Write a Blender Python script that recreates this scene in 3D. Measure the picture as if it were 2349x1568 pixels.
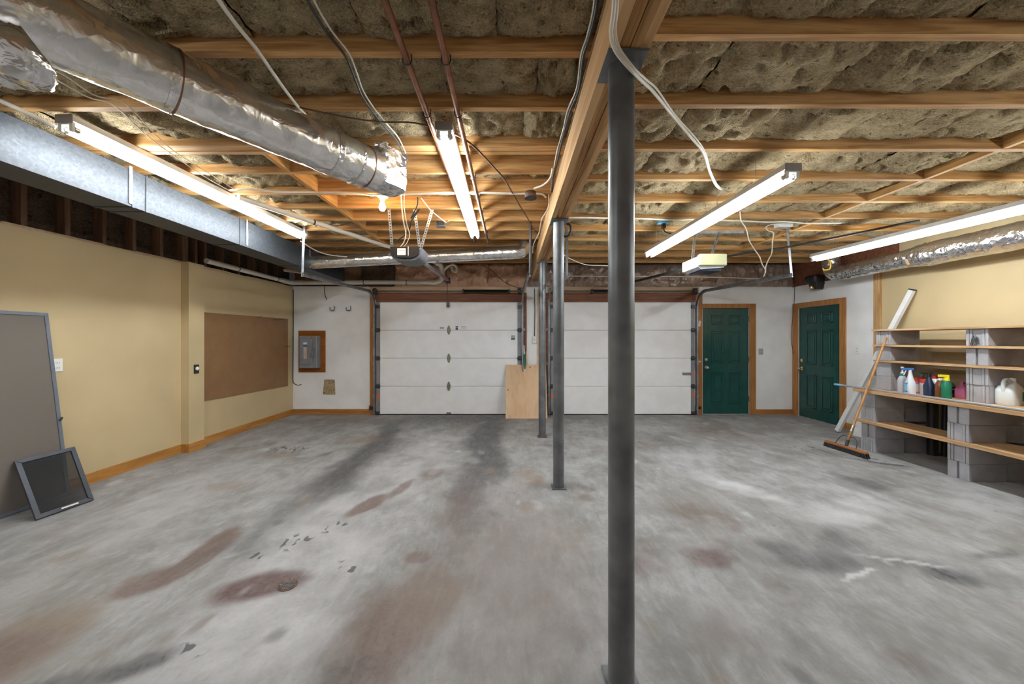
import bpy, bmesh, math, random
from mathutils import Vector, Matrix, noise

for o in list(bpy.data.objects):
    bpy.data.objects.remove(o, do_unlink=True)
S = bpy.context.scene
COL = S.collection
random.seed(7)

# ------------------------------------------------------------------ camera, world, exposure
F, CX, CY, CH = 825.0, 1172.0, 779.0, 1.43          # focal length and horizon in photo pixels, camera height
cam = bpy.data.cameras.new('camera')
cam.sensor_width = 36.0
cam.lens = F / 2349.0 * 36.0
cam.shift_x = (1174.5 - CX) / 2349.0
cam.shift_y = -(784.0 - CY) / 2349.0
cam.clip_start = 0.05
camo = bpy.data.objects.new('camera', cam)
camo.location = (0, 0, CH)
camo.rotation_euler = (math.pi / 2, 0, 0)
COL.objects.link(camo)
S.camera = camo
w = bpy.data.worlds.new('world'); S.world = w; w.use_nodes = True
w.node_tree.nodes['Background'].inputs[0].default_value = (0.02, 0.02, 0.02, 1)
w.node_tree.nodes['Background'].inputs[1].default_value = 0.3
S.view_settings.view_transform = 'Standard'
S.view_settings.look = 'None'
S.view_settings.exposure = 1.48
S.view_settings.gamma = 1.0
S.view_settings.use_curve_mapping = False
S.cycles.max_bounces = 7; S.cycles.diffuse_bounces = 4; S.cycles.glossy_bounces = 3
S.cycles.use_light_tree = False; S.cycles.adaptive_threshold = 0.025
TUBE_POWER = 18.0
BULB_POWER = 110.0

# ------------------------------------------------------------------ pixel helpers (a photo point at a known distance or height)
def P(px, py, Y):
    return Vector(((px - CX) * Y / F, Y, CH + (CY - py) * Y / F))
def PZ(px, py, Z):                                   # point at height Z
    Y = F * (Z - CH) / (CY - py)
    return Vector(((px - CX) * Y / F, Y, Z))

# ------------------------------------------------------------------ materials
def srgb(r, g, b):
    f = lambda c: (c / 255 / 12.92) if c / 255 <= 0.04045 else ((c / 255 + 0.055) / 1.055) ** 2.4
    return (f(r), f(g), f(b), 1.0)
class NT:
    def __init__(s, name):
        s.m = bpy.data.materials.new(name); s.m.use_nodes = True
        s.t = s.m.node_tree; s.b = s.t.nodes['Principled BSDF']
    def n(s, typ, **kw):
        nd = s.t.nodes.new(typ)
        for k, v in kw.items():
            if isinstance(k, str) and hasattr(nd, k): setattr(nd, k, v)
            else: nd.inputs[k].default_value = v
        return nd
    def l(s, a, b): s.t.links.new(a, b)
    def math(s, op, a, b=None, clamp=False):
        nd = s.t.nodes.new('ShaderNodeMath'); nd.operation = op; nd.use_clamp = clamp
        for i, v in enumerate((a, b)):
            if v is None: continue
            if isinstance(v, (int, float)): nd.inputs[i].default_value = v
            else: s.l(v, nd.inputs[i])
        return nd.outputs[0]
    def mix(s, fac, a, b):
        nd = s.t.nodes.new('ShaderNodeMix'); nd.data_type = 'RGBA'
        for i, v in ((0, fac), (6, a), (7, b)):
            if isinstance(v, (int, float)): nd.inputs[i].default_value = v
            elif isinstance(v, tuple): nd.inputs[i].default_value = v
            else: s.l(v, nd.inputs[i])
        return nd.outputs[2]
    def ramp(s, fac, lo, hi, a=0.0, b=1.0):
        nd = s.t.nodes.new('ShaderNodeMapRange'); nd.interpolation_type = 'SMOOTHSTEP'
        for i, v in enumerate((fac, lo, hi, a, b)):
            if isinstance(v, (int, float)): nd.inputs[i].default_value = v
            else: s.l(v, nd.inputs[i])
        return nd.outputs[0]
    def coord(s, scale=(1, 1, 1), rnd=True):
        tc = s.n('ShaderNodeTexCoord')
        mp = s.n('ShaderNodeMapping'); mp.inputs['Scale'].default_value = scale
        v = tc.outputs['Object']
        if rnd:
            oi = s.n('ShaderNodeObjectInfo')
            k = s.math('MULTIPLY', oi.outputs['Random'], 37.0)
            ad = s.n('ShaderNodeVectorMath'); ad.operation = 'ADD'
            s.l(v, ad.inputs[0]); s.l(k, ad.inputs[1]); v = ad.outputs[0]
        s.l(v, mp.inputs['Vector'])
        return mp.outputs[0]
    def noise(s, vec, scale, detail=4, rough=0.55, dist=0.0):
        nd = s.n('ShaderNodeTexNoise')
        nd.inputs['Scale'].default_value = scale; nd.inputs['Detail'].default_value = detail
        nd.inputs['Roughness'].default_value = rough; nd.inputs['Distortion'].default_value = dist
        s.l(vec, nd.inputs['Vector'])
        return nd.outputs['Fac']
    def bump(s, h, strength, dist=0.01):
        nd = s.n('ShaderNodeBump'); nd.inputs['Strength'].default_value = strength
        nd.inputs['Distance'].default_value = dist
        s.l(h, nd.inputs['Height']); s.l(nd.outputs[0], s.b.inputs['Normal'])
    def set(s, rough=0.5, metal=0.0, spec=0.5):
        s.b.inputs['Roughness'].default_value = rough
        s.b.inputs['Metallic'].default_value = metal
        s.b.inputs['Specular IOR Level'].default_value = spec
    def color(s, c):
        if isinstance(c, tuple): s.b.inputs['Base Color'].default_value = c
        else: s.l(c, s.b.inputs['Base Color'])

M = {}
def plain(name, c, rough=0.5, metal=0.0, var=0.06, scale=8.0, bump=0.0, bscale=60.0, spec=0.5, bdist=0.004):
    k = NT(name); v = k.coord()
    n = k.noise(v, scale, 2)
    d = tuple(x * (1 - var) for x in c[:3]) + (1,); e = tuple(min(1, x * (1 + var)) for x in c[:3]) + (1,)
    k.color(k.mix(k.ramp(n, 0.3, 0.7), d, e)); k.set(rough, metal, spec)
    if bump: k.bump(k.noise(v, bscale, 1), bump, bdist)
    M[name] = k.m
    return k
def wood(name, c1, c2, axis='x', rough=0.65, grain=26.0, bump=0.15, dark=None):
    k = NT(name)
    sc = {'x': (0.06, 1, 1), 'y': (1, 0.06, 1), 'z': (1, 1, 0.06)}[axis]
    v = k.coord(sc)
    g = k.noise(v, grain, 3, 0.6, 0.8)
    g2 = k.noise(v, grain * 3.2, 2, 0.5)
    lo = k.noise(k.coord((0.5, 0.5, 0.5)), 1.6, 2)
    c = k.mix(k.ramp(g, 0.32, 0.68), c1, c2)
    c = k.mix(k.math('MULTIPLY', k.ramp(g2, 0.55, 0.75), 0.35), c, tuple(x * 0.6 for x in c1[:3]) + (1,))
    oi = k.n('ShaderNodeObjectInfo')
    hv = k.n('ShaderNodeHueSaturation')
    val = k.math('ADD', k.math('MULTIPLY', oi.outputs['Random'], 0.28), 0.86)
    val = k.math('MULTIPLY', val, k.math('ADD', k.math('MULTIPLY', lo, 0.3), 0.85))
    k.l(val, hv.inputs['Value']); k.l(c, hv.inputs['Color'])
    k.color(hv.outputs[0]); k.set(rough, 0, 0.3)
    M[name] = k.m

wood('joist_wood', (0.41, 0.20, 0.062, 1), (0.67, 0.40, 0.165, 1), 'x')
wood('block_wood', (0.41, 0.195, 0.05, 1), (0.63, 0.37, 0.135, 1), 'y')
wood('beam_wood', (0.30, 0.135, 0.04, 1), (0.62, 0.36, 0.14, 1), 'y', grain=20)
wood('beam_face_wood', (0.52, 0.30, 0.13, 1), (0.70, 0.45, 0.23, 1), 'y', grain=12)
wood('stud_wood', (0.17, 0.092, 0.052, 1), (0.25, 0.14, 0.08, 1), 'z')  # dark tone: the duct's shade on the wall studs is put into the colour
wood('subfloor_wood', (0.36, 0.20, 0.10, 1), (0.48, 0.28, 0.14, 1), 'x', grain=14)
wood('trim_wood', (0.33, 0.135, 0.035, 1), (0.47, 0.22, 0.07, 1), 'z', rough=0.45)
wood('base_wood_y', (0.40, 0.17, 0.035, 1), (0.56, 0.27, 0.07, 1), 'y', rough=0.4)
wood('base_wood_x', (0.33, 0.14, 0.035, 1), (0.46, 0.22, 0.07, 1), 'x', rough=0.4)
wood('header_wood', (0.17, 0.06, 0.03, 1), (0.27, 0.11, 0.06, 1), 'x', rough=0.5)
wood('peach_wood', (0.58, 0.40, 0.25, 1), (0.68, 0.50, 0.33, 1), 'x', rough=0.6, bump=0.05)
wood('shelf_wood', (0.42, 0.24, 0.11, 1), (0.62, 0.40, 0.22, 1), 'y')
wood('post_wood', (0.36, 0.20, 0.085, 1), (0.56, 0.36, 0.17, 1), 'z')
wood('ply_wood', (0.60, 0.40, 0.24, 1), (0.68, 0.48, 0.31, 1), 'z', grain=5, bump=0.03)
wood('backboard_wood', (0.26, 0.075, 0.008, 1), (0.34, 0.11, 0.015, 1), 'x', rough=0.5, grain=10)
wood('broom_wood', (0.38, 0.18, 0.06, 1), (0.55, 0.30, 0.12, 1), 'z', rough=0.4)
wood('broom_block_wood', (0.28, 0.10, 0.035, 1), (0.42, 0.17, 0.06, 1), 'y', rough=0.5)
plain('white_wall', (0.81, 0.81, 0.81, 1), 0.7, var=0.05, scale=2.5)
plain('yellow_wall', (0.55, 0.43, 0.245, 1), 0.6, var=0.05, scale=1.4)
plain('door_white', (0.85, 0.85, 0.865, 1), 0.45, var=0.03, scale=4, bump=0.10, bscale=45)
plain('green_paint', (0.009, 0.068, 0.058, 1), 0.26, var=0.10, scale=5, bump=0.06, bscale=70)
plain('hardboard', (0.26, 0.14, 0.06, 1), 0.6, var=0.07, scale=6, bump=0.05, bscale=120)
plain('post_steel', (0.15, 0.157, 0.165, 1), 0.36, 0.3, var=0.25, scale=6, bump=0.05, bscale=40)
plain('track_steel', (0.30, 0.31, 0.33, 1), 0.42, 0.75, var=0.2, scale=10)
plain('zinc_steel', (0.55, 0.56, 0.58, 1), 0.38, 0.8, var=0.2, scale=14)
plain('dark_steel', (0.07, 0.07, 0.075, 1), 0.45, 0.5, var=0.3, scale=20)
plain('rust_steel', (0.16, 0.085, 0.055, 1), 0.7, 0.2, var=0.4, scale=20, bump=0.2)
plain('copper_pipe', (0.30, 0.14, 0.085, 1), 0.42, 0.7, var=0.25, scale=9)
plain('lamp_white', (0.72, 0.72, 0.71, 1), 0.4, var=0.03)
plain('lamp_end', (0.30, 0.29, 0.28, 1), 0.5, var=0.05)
plain('pvc_white', (0.74, 0.69, 0.61, 1), 0.4, var=0.06, scale=5)
plain('gutter_white', (0.76, 0.77, 0.78, 1), 0.35, var=0.04)
plain('cable_white', (0.70, 0.64, 0.54, 1), 0.55, var=0.06)
plain('cable_black', (0.018, 0.018, 0.02, 1), 0.45, var=0.1)
plain('cable_brown', (0.14, 0.065, 0.03, 1), 0.5, var=0.1)
plain('plate_white', (0.78, 0.77, 0.74, 1), 0.4, var=0.02)
plain('plate_grey', (0.38, 0.38, 0.37, 1), 0.5, var=0.05)
plain('slot_dark', (0.02, 0.02, 0.02, 1), 0.6, var=0.1)
plain('box_grey', (0.25, 0.265, 0.29, 1), 0.45, 0.2, var=0.08)
plain('blue_label', (0.04, 0.16, 0.34, 1), 0.5)
plain('tan_label', (0.55, 0.42, 0.33, 1), 0.5)
plain('opener_dark', (0.014, 0.015, 0.019, 1), 0.5, var=0.1, spec=0.15)
plain('opener_rim', (0.10, 0.10, 0.115, 1), 0.45, var=0.05)
plain('opener_cream', (0.46, 0.46, 0.27, 1), 0.4, var=0.03)
plain('opener_silver', (0.50, 0.50, 0.56, 1), 0.4, 0.3, var=0.1)
plain('black_plastic', (0.014, 0.014, 0.015, 1), 0.4, var=0.1)
plain('yellow_metal', (0.75, 0.48, 0.05, 1), 0.4)
plain('brass', (0.72, 0.52, 0.24, 1), 0.22, 0.9, var=0.1)
plain('nickel', (0.74, 0.70, 0.60, 1), 0.22, 0.85, var=0.1)
plain('hinge_steel', (0.24, 0.24, 0.17, 1), 0.5, 0.6, var=0.3, scale=30)
plain('orange_sticker', (0.80, 0.14, 0.05, 1), 0.5)
plain('paper_white', (0.72, 0.70, 0.69, 1), 0.6)
plain('spring_dark', (0.02, 0.035, 0.03, 1), 0.35, 0.4)
plain('red_plastic', (0.66, 0.05, 0.04, 1), 0.35)
plain('orange_plastic', (0.80, 0.13, 0.03, 1), 0.35)
plain('green_plastic', (0.012, 0.19, 0.10, 1), 0.3)
plain('teal_plastic', (0.02, 0.20, 0.18, 1), 0.3)
plain('yellow_plastic', (0.85, 0.72, 0.02, 1), 0.35)
plain('brown_plastic', (0.16, 0.058, 0.016, 1), 0.25)
plain('navy_plastic', (0.018, 0.028, 0.065, 1), 0.3)
plain('pink_plastic', (0.62, 0.17, 0.33, 1), 0.35)
plain('blue_plastic', (0.05, 0.16, 0.45, 1), 0.35)
plain('light_blue_plastic', (0.18, 0.48, 0.72, 1), 0.35)
plain('bottle_white', (0.74, 0.76, 0.82, 1), 0.35, var=0.03)
plain('bottle_clear', (0.52, 0.55, 0.62, 1), 0.25, var=0.05)
plain('jug_white', (0.74, 0.79, 0.80, 1), 0.35, var=0.03)
plain('tin_dark', (0.10, 0.035, 0.04, 1), 0.35, 0.3, var=0.4, scale=30)
plain('frame_alu', (0.20, 0.225, 0.27, 1), 0.4, 0.4, var=0.08)
plain('frame_dark', (0.055, 0.06, 0.075, 1), 0.45, 0.2, var=0.1)
plain('grey_rod', (0.42, 0.43, 0.46, 1), 0.35, 0.4)
plain('bristle', (0.03, 0.03, 0.035, 1), 0.9, var=0.3, scale=90, bump=0.6, bscale=160)
plain('tape_tan', (0.55, 0.36, 0.20, 1), 0.5)
plain('ink', (0.04, 0.04, 0.045, 1), 0.8)
plain('bulb_base', (0.78, 0.76, 0.72, 1), 0.4)

def emit(name, c, s):
    k = NT(name); k.b.inputs['Base Color'].default_value = (0.8, 0.8, 0.8, 1)
    k.b.inputs['Emission Color'].default_value = c; k.b.inputs['Emission Strength'].default_value = s
    M[name] = k.m
emit('tube_glow', (0.90, 0.965, 1.0, 1), TUBE_POWER)
emit('bulb_glow', (1.0, 0.66, 0.34, 1), BULB_POWER)

def insulation(name, ca, cb, cd):
    k = NT(name); v = k.coord()
    a = k.noise(v, 5, 2); b = k.noise(v, 42, 3, 0.65, 0.6); c = k.noise(v, 15, 2, 0.6, 0.1)
    st = k.noise(k.coord((1, 0.35, 1)), 120, 1, 0.7)
    col = k.mix(k.ramp(b, 0.3, 0.7), ca, cb)
    col = k.mix(k.math('MULTIPLY', k.ramp(a, 0.35, 0.7), 0.5), col, tuple(x * 1.35 for x in cb[:3]) + (1,))
    col = k.mix(k.math('MULTIPLY', k.ramp(c, 0.60, 0.72), 0.75), col, cd)
    col = k.mix(k.math('MULTIPLY', k.ramp(st, 0.52, 0.75), 0.45), col, cd)
    k.color(col); k.set(0.95, 0, 0.1)
    h = k.math('ADD', k.math('MULTIPLY', b, 0.7), k.math('MULTIPLY', st, 0.5))
    k.bump(h, 1.0, 0.035)
    M[name] = k.m
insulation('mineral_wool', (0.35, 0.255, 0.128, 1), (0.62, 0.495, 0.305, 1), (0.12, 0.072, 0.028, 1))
insulation('dark_wool', (0.085, 0.055, 0.038, 1), (0.17, 0.115, 0.078, 1), (0.02, 0.013, 0.009, 1))  # darker wool for the cavity, with the shade under the duct coloured in

def foil(name, c, rough, cs, strength):
    k = NT(name); v = k.coord()
    vo = k.n('ShaderNodeTexVoronoi'); vo.inputs['Scale'].default_value = cs; k.l(v, vo.inputs['Vector'])
    a = k.noise(v, cs * 0.9, 2, 0.6, 1.0)
    k.color(c); k.set(rough, 0.95, 0.5)
    k.bump(k.math('ADD', vo.outputs['Distance'], a), strength, 0.012)
    M[name] = k.m
foil('foil', (0.78, 0.78, 0.79, 1), 0.20, 20, 0.75)
foil('foil_smooth', (0.84, 0.83, 0.82, 1), 0.24, 15, 0.42)
foil('vapour_pink', (0.62, 0.37, 0.25, 1), 0.28, 9, 0.9)
foil('vapour_brown', (0.33, 0.245, 0.20, 1), 0.24, 10, 1.0)
for nm, me in (('vapour_pink', 0.15), ('vapour_brown', 0.2)):
    M[nm].node_tree.nodes['Principled BSDF'].inputs['Metallic'].default_value = me
k = NT('galvanised'); v = k.coord()
vo = k.n('ShaderNodeTexVoronoi'); vo.inputs['Scale'].default_value = 60; k.l(v, vo.inputs['Vector'])
k.color(k.mix(vo.outputs['Color'], (0.06, 0.068, 0.08, 1), (0.096, 0.106, 0.122, 1))); k.set(0.5, 0.45)
k.bump(k.noise(v, 2.5, 2), 0.25, 0.03); M['galvanised'] = k.m
k = NT('concrete_block'); v = k.coord()
a = k.noise(v, 7, 4); b = k.noise(v, 130, 3, 0.7)
k.color(k.mix(k.ramp(a, 0.3, 0.7), (0.36, 0.355, 0.375, 1), (0.44, 0.435, 0.455, 1))); k.set(0.92, 0, 0.2)
k.bump(b, 0.5, 0.006); M['concrete_block'] = k.m
def mesh_cloth(name, c, alpha):
    k = NT(name); v = k.coord()
    k.color(c); k.set(0.8, 0, 0.2)
    tr = k.n('ShaderNodeBsdfTransparent'); mx = k.n('ShaderNodeMixShader'); out = k.t.nodes['Material Output']
    mx.inputs[0].default_value = alpha
    k.l(tr.outputs[0], mx.inputs[1]); k.l(k.b.outputs[0], mx.inputs[2]); k.l(mx.outputs[0], out.inputs[0])
    M[name] = k.m
mesh_cloth('screen_grey', (0.20, 0.175, 0.15, 1), 0.86)
mesh_cloth('screen_dark', (0.035, 0.035, 0.037, 1), 0.62)

# concrete floor: base mottling in the material, stains with a place and shape of their own in a colour attribute
DK = (0.062, 0.060, 0.062); BR = (0.155, 0.105, 0.085); TN = (0.22, 0.165, 0.12); RD = (0.115, 0.060, 0.055); WH = (0.58, 0.58, 0.59)
STAINS = []
def blob(x, y, rx, ry, rot, c, amt, soft=0.6, tight=False, broken=True):
    STAINS.append((x, y, rx, ry, math.radians(rot), c, amt, soft, tight, broken, max(rx, ry) + .35))
HZ = (0.235, 0.196, 0.19)
blob(-1.35, 2.5, 0.60, 1.3, 8, WH, 0.60, 0.8); blob(-1.2, 1.75, 0.55, 0.5, 0, WH, 0.60, 0.8); blob(-1.1, 4.3, 0.45, 1.6, 0, WH, 0.45, 0.8)
blob(-3.1, 3.4, 0.7, 1.3, 0, WH, 0.35, 0.8); blob(2.2, 3.5, 0.20, 0.42, 40, WH, 0.95, 0.6); blob(2.85, 3.05, 0.6, 0.30, 10, WH, 0.75, 0.8); blob(2.0, 4.1, .5, .6, 0, WH, .4, .8)
blob(0.05, 2.3, 0.75, 1.5, 0, HZ, 0.75, 0.9, broken=False)        # pinkish brown haze between the bays
blob(-1.84, 4.7, 0.34, 2.5, 3, DK, 0.95, 0.65, broken=False)       # tyre tracks, left bay
blob(-1.97, 3.0, 0.24, 1.0, 6, DK, 0.62, 0.8)
blob(-0.36, 5.0, 0.40, 2.6, 1, DK, 0.92, 0.7, broken=False)
blob(-0.42, 3.1, 0.30, 1.5, 2, DK, 0.45, 0.9, broken=False); blob(-0.40, 3.0, 0.33, 1.2, 2, BR, 0.55, 0.8)
blob(-0.60, 1.72, 0.33, 0.68, -10, BR, 0.95, 0.65, broken=False); blob(-0.42, 2.0, 0.24, 0.36, -8, TN, 0.6, 0.7); blob(-0.68, 1.45, .28, .25, 0, DK, .6, .8)
blob(-1.0, 6.5, 2.0, 0.85, 0, DK, 0.70, 0.95, broken=False); blob(-3.0, 6.3, 1.2, 0.6, 0, BR, 0.65, 0.9); blob(1.7, 6.6, 2.2, 0.6, 0, DK, 0.5, 0.95)
blob(-1.47, 2.07, 0.25, 0.17, 10, RD, 1.0, 0.5, True, False)       # oil by the drain
blob(-1.30, 2.15, 0.15, 0.13, 0, RD, 0.9, 0.6, True, False)
blob(-2.10, 2.40, 0.12, 0.40, 8, BR, 1.0, 0.4, True, False); blob(-2.17, 2.15, 0.16, 0.22, 10, BR, 0.95, 0.5, True, False); blob(-2.32, 1.75, 0.30, 0.45, 10, TN, 0.95, 0.7, broken=False)
blob(-2.38, 1.60, 0.28, 0.30, 0, BR, 0.85, 0.7, broken=False); blob(-1.62, 1.58, 0.20, 0.09, 25, DK, 0.95, 0.6, True); blob(-1.9, 1.45, 0.25, 0.1, 15, DK, 0.8, 0.6, True)
blob(-1.21, 3.15, 0.10, 0.28, -14, BR, 0.95, 0.35, True, False); blob(-1.05, 3.5, 0.07, 0.25, -14, BR, 0.8, 0.4, True); blob(-0.85, 3.8, 0.16, 0.20, 0, BR, 0.75, 0.5, True)
blob(0.16, 3.75, 0.22, 0.35, 0, TN, 0.85, 0.5, True); blob(0.42, 2.55, 0.25, 0.22, 0, TN, 0.6, 0.7); blob(-0.62, 2.35, .12, .07, 0, BR, .8, .4, True)
blob(-2.2, 5.2, 0.5, 0.4, 20, TN, 0.7, 0.8); blob(-2.9, 4.5, 0.4, 0.25, 0, TN, 0.6, 0.8); blob(-2.75, 3.5, .3, .2, 0, TN, .5, .6, True)
blob(1.50, 2.95, 0.50, 0.55, 0, BR, 0.75, 0.85); blob(0.88, 2.40, 0.26, 0.28, 0, RD, 0.65, 0.85); blob(1.36, 2.37, 0.24, 0.16, 10, RD, 0.8, 0.7)
blob(1.95, 2.36, 0.60, 0.22, -10, DK, 0.80, 0.8, broken=False); blob(2.35, 2.62, 0.20, 0.55, -50, DK, 0.60, 0.85); blob(2.6, 2.3, .5, .14, -20, DK, .6, .8)
blob(2.70, 2.17, 0.20, 0.12, -30, DK, 0.9, 0.7, True); blob(2.15, 2.21, 0.20, 0.018, 22, WH, 1.0, 0.5, True, False); blob(2.55, 2.33, .35, .03, -20, WH, .8, .7, True, False)
blob(3.2, 5.7, 0.8, 0.9, 0, BR, 0.75, 0.9); blob(2.2, 5.2, 0.5, 0.7, 10, DK, 0.45, 0.9); blob(1.75, 4.95, 0.32, 0.22, 0, BR, 0.75, 0.7); blob(4.3, 5.8, .7, .5, 0, BR, .5, .9)
blob(4.36, 4.12, 0.05, 0.22, 60, DK, 1.0, 0.5, True, False); blob(4.22, 4.28, 0.035, 0.2, 35, DK, 1.0, 0.5, True, False); blob(4.05, 4.75, .03, .25, 20, DK, .9, .5, True, False); blob(4.0, 4.6, 0.5, 0.3, 0, DK, 0.55, 0.8); blob(3.6, 3.6, 0.32, 0.38, -30, DK, 0.8, 0.8)
blob(3.25, 2.38, 0.05, 0.28, -70, DK, 0.95, 0.6, True); blob(1.0, 1.75, 0.4, 0.3, 0, HZ, 0.6, 0.9); blob(4.2, 3.2, .6, .4, 0, WH, .35, .9)
rs = random.Random(11)
for _ in range(150):                                   # small old drips and scuffs all over
    y_ = rs.uniform(1.4, 6.8); x_ = rs.uniform(max(-4.1, -1.45 * y_), min(5.2, 1.45 * y_)); q_ = rs.uniform(.03, .13)
    blob(x_, y_, q_ * rs.uniform(.5, 1), q_ * rs.uniform(.8, 1.9), rs.uniform(-30, 30), rs.choice((DK, BR, TN, TN, WH, WH)), rs.uniform(.25, .7), .6, True)
def sstep(t):
    t = max(0.0, min(1.0, t)); return t * t * (3 - 2 * t)
def stain_at(x, y):
    p = Vector((x, y, 0))
    w1 = Vector((0, 0, 0))
    for o_, a_ in ((1.1, 1.0), (2.3, .55), (5.0, .32), (11.0, .2)):
        w1 += Vector((noise.noise(p * o_), noise.noise(p * o_ + Vector((7.7, 3.1, 5))), 0)) * a_
    brk = .45 + .75 * sstep((noise.fractal(p * 2.6 + Vector((3, 9, 0)), .8, 2.1, 5) + .45) / .9)
    r = g = b = al = 0.0
    for sx, sy, rx, ry, ro, c, amt, soft, tight, broken, rmax in STAINS:
        if abs(x - sx) > rmax or abs(y - sy) > rmax: continue
        k_ = .085 if tight else .16
        dx, dy = x + w1.x * k_ - sx, y + w1.y * k_ - sy
        ca, sa = math.cos(ro), math.sin(ro)
        u, v = (dx * ca + dy * sa) / rx, (-dx * sa + dy * ca) / ry
        d = u * u + v * v
        if d >= 1: continue
        f = amt * sstep((1 - math.sqrt(d)) / soft)
        if broken: f *= min(1.0, brk)
        r += (c[0] - r) * f; g += (c[1] - g) * f; b += (c[2] - b) * f      # premultiplied
        al += (1 - al) * f
    return (r, g, b, al)
SPOTS = ((-1.36, 2.75, .16, .12), (-1.52, 2.55, .14, .16), (-1.65, 2.40, .12, .10), (-1.05, 2.25, .14, .12), (-1.5, 1.65, .14, .07), (-2.9, 4.7, .35, .25),
         (4.30, 4.28, .20, .22), (3.9, 4.75, .3, .12), (2.62, 2.2, .10, .10), (1.75, 5.0, .25, .1))
def spots_at(x, y):
    return max(sstep((1 - math.hypot((x - a) / c, (y - b) / d)) * 1.6) for a, b, c, d in SPOTS)
def floor_material():
    k = NT('floor_concrete')
    geo = k.n('ShaderNodeNewGeometry'); pos = geo.outputs['Position']
    mp0 = k.n('ShaderNodeMapping'); mp0.inputs['Scale'].default_value = (1.0, 0.72, 1); k.l(pos, mp0.inputs['Vector'])
    mid = k.noise(mp0.outputs[0], 3.0, 6, 0.70, 0.25); big = k.noise(pos, 0.9, 2, 0.6, 0.5)
    fine = k.noise(pos, 38, 3, 0.7)
    mp = k.n('ShaderNodeMapping'); mp.inputs['Scale'].default_value = (1.0, 0.32, 1); mp.inputs['Rotation'].default_value = (0, 0, .18); k.l(pos, mp.inputs['Vector'])
    streak = k.noise(mp.outputs[0], 16, 3, 0.65, 0.3)
    mp2 = k.n('ShaderNodeMapping'); mp2.inputs['Scale'].default_value = (1.0, 0.5, 1); mp2.inputs['Rotation'].default_value = (0, 0, .5); k.l(pos, mp2.inputs['Vector'])
    col = k.mix(k.ramp(mid, 0.32, 0.68), (0.215, 0.208, 0.200, 1), (0.365, 0.364, 0.364, 1))
    col = k.mix(k.math('MULTIPLY', k.ramp(big, 0.45, 0.75), 0.45), col, (0.275, 0.256, 0.236, 1))
    col = k.mix(k.math('MULTIPLY', k.ramp(streak, 0.50, 0.75), 0.30), col, (0.48, 0.48, 0.485, 1))
    col = k.mix(k.math('MULTIPLY', k.ramp(fine, 0.50, 0.72), 0.32), col, (0.22, 0.205, 0.19, 1))
    col = k.mix(k.math('MULTIPLY', k.ramp(streak, 0.46, 0.26), 0.35), col, (0.15, 0.142, 0.135, 1))
    at = k.n('ShaderNodeAttribute'); at.attribute_name = 'stain'
    md = k.math('MULTIPLY', k.ramp(fine, 0.25, 0.65, 1.0, 0.80), k.ramp(streak, 0.35, 0.8, 1.0, 0.80))
    col = k.mix(k.math('MULTIPLY', at.outputs['Alpha'], md, True), col, (0, 0, 0, 1))
    ad = k.n('ShaderNodeVectorMath'); ad.operation = 'MULTIPLY_ADD'
    k.l(at.outputs['Color'], ad.inputs[0]); k.l(md, ad.inputs[1]); k.l(col, ad.inputs[2]); col = ad.outputs[0]
    sp = k.n('ShaderNodeAttribute'); sp.attribute_name = 'spots'
    dots = k.ramp(k.noise(mp2.outputs[0], 19, 2, 0.5, 0.2), 0.56, 0.60)
    col = k.mix(k.math('MULTIPLY', k.ramp(sp.outputs['Fac'], 0.1, 0.8, 0.0, 0.8), dots, True), col, (0.055, 0.058, 0.062, 1))
    k.color(col); k.set(0.62, 0, 0.35)
    k.bump(fine, 0.18, 0.006)
    M['floor_concrete'] = k.m
floor_material()

# ------------------------------------------------------------------ geometry helpers
def box(bm, x0, x1, y0, y1, z0, z1):
    x0, x1 = min(x0, x1), max(x0, x1); y0, y1 = min(y0, y1), max(y0, y1); z0, z1 = min(z0, z1), max(z0, z1)
    v = [bm.verts.new(c) for c in ((x0, y0, z0), (x1, y0, z0), (x1, y1, z0), (x0, y1, z0), (x0, y0, z1), (x1, y0, z1), (x1, y1, z1), (x0, y1, z1))]
    for f in ((3, 2, 1, 0), (4, 5, 6, 7), (0, 1, 5, 4), (1, 2, 6, 5), (2, 3, 7, 6), (3, 0, 4, 7)):
        bm.faces.new([v[i] for i in f])
    return v
def hexa(bm, pts):                                    # eight corners, bottom ring then top ring
    v = [bm.verts.new(p) for p in pts]
    for f in ((3, 2, 1, 0), (4, 5, 6, 7), (0, 1, 5, 4), (1, 2, 6, 5), (2, 3, 7, 6), (3, 0, 4, 7)):
        bm.faces.new([v[i] for i in f])
def bar(bm, p0, p1, w, t, up=(0, 0, 1)):              # rectangular bar between two points
    p0, p1 = Vector(p0), Vector(p1); d = (p1 - p0).normalized(); up = Vector(up)
    if abs(d.dot(up)) > 0.95: up = Vector((0, 1, 0))
    a = d.cross(up).normalized() * w / 2; b = a.cross(d).normalized() * t / 2
    hexa(bm, [p0 - a - b, p0 + a - b, p0 + a + b, p0 - a + b, p1 - a - b, p1 + a - b, p1 + a + b, p1 - a + b])
def catmull(pts, sub=6):
    pts = [Vector(p) for p in pts]
    if len(pts) < 3: return pts
    q = [pts[0] * 2 - pts[1]] + pts + [pts[-1] * 2 - pts[-2]]; out = []
    for i in range(1, len(q) - 2):
        a, b, c, d = q[i - 1:i + 3]
        for j in range(sub):
            t = j / sub
            out.append(0.5 * ((2 * b) + (c - a) * t + (2 * a - 5 * b + 4 * c - d) * t * t + (3 * b - a - 3 * c + d) * t ** 3))
    return out + [pts[-1]]
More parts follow.
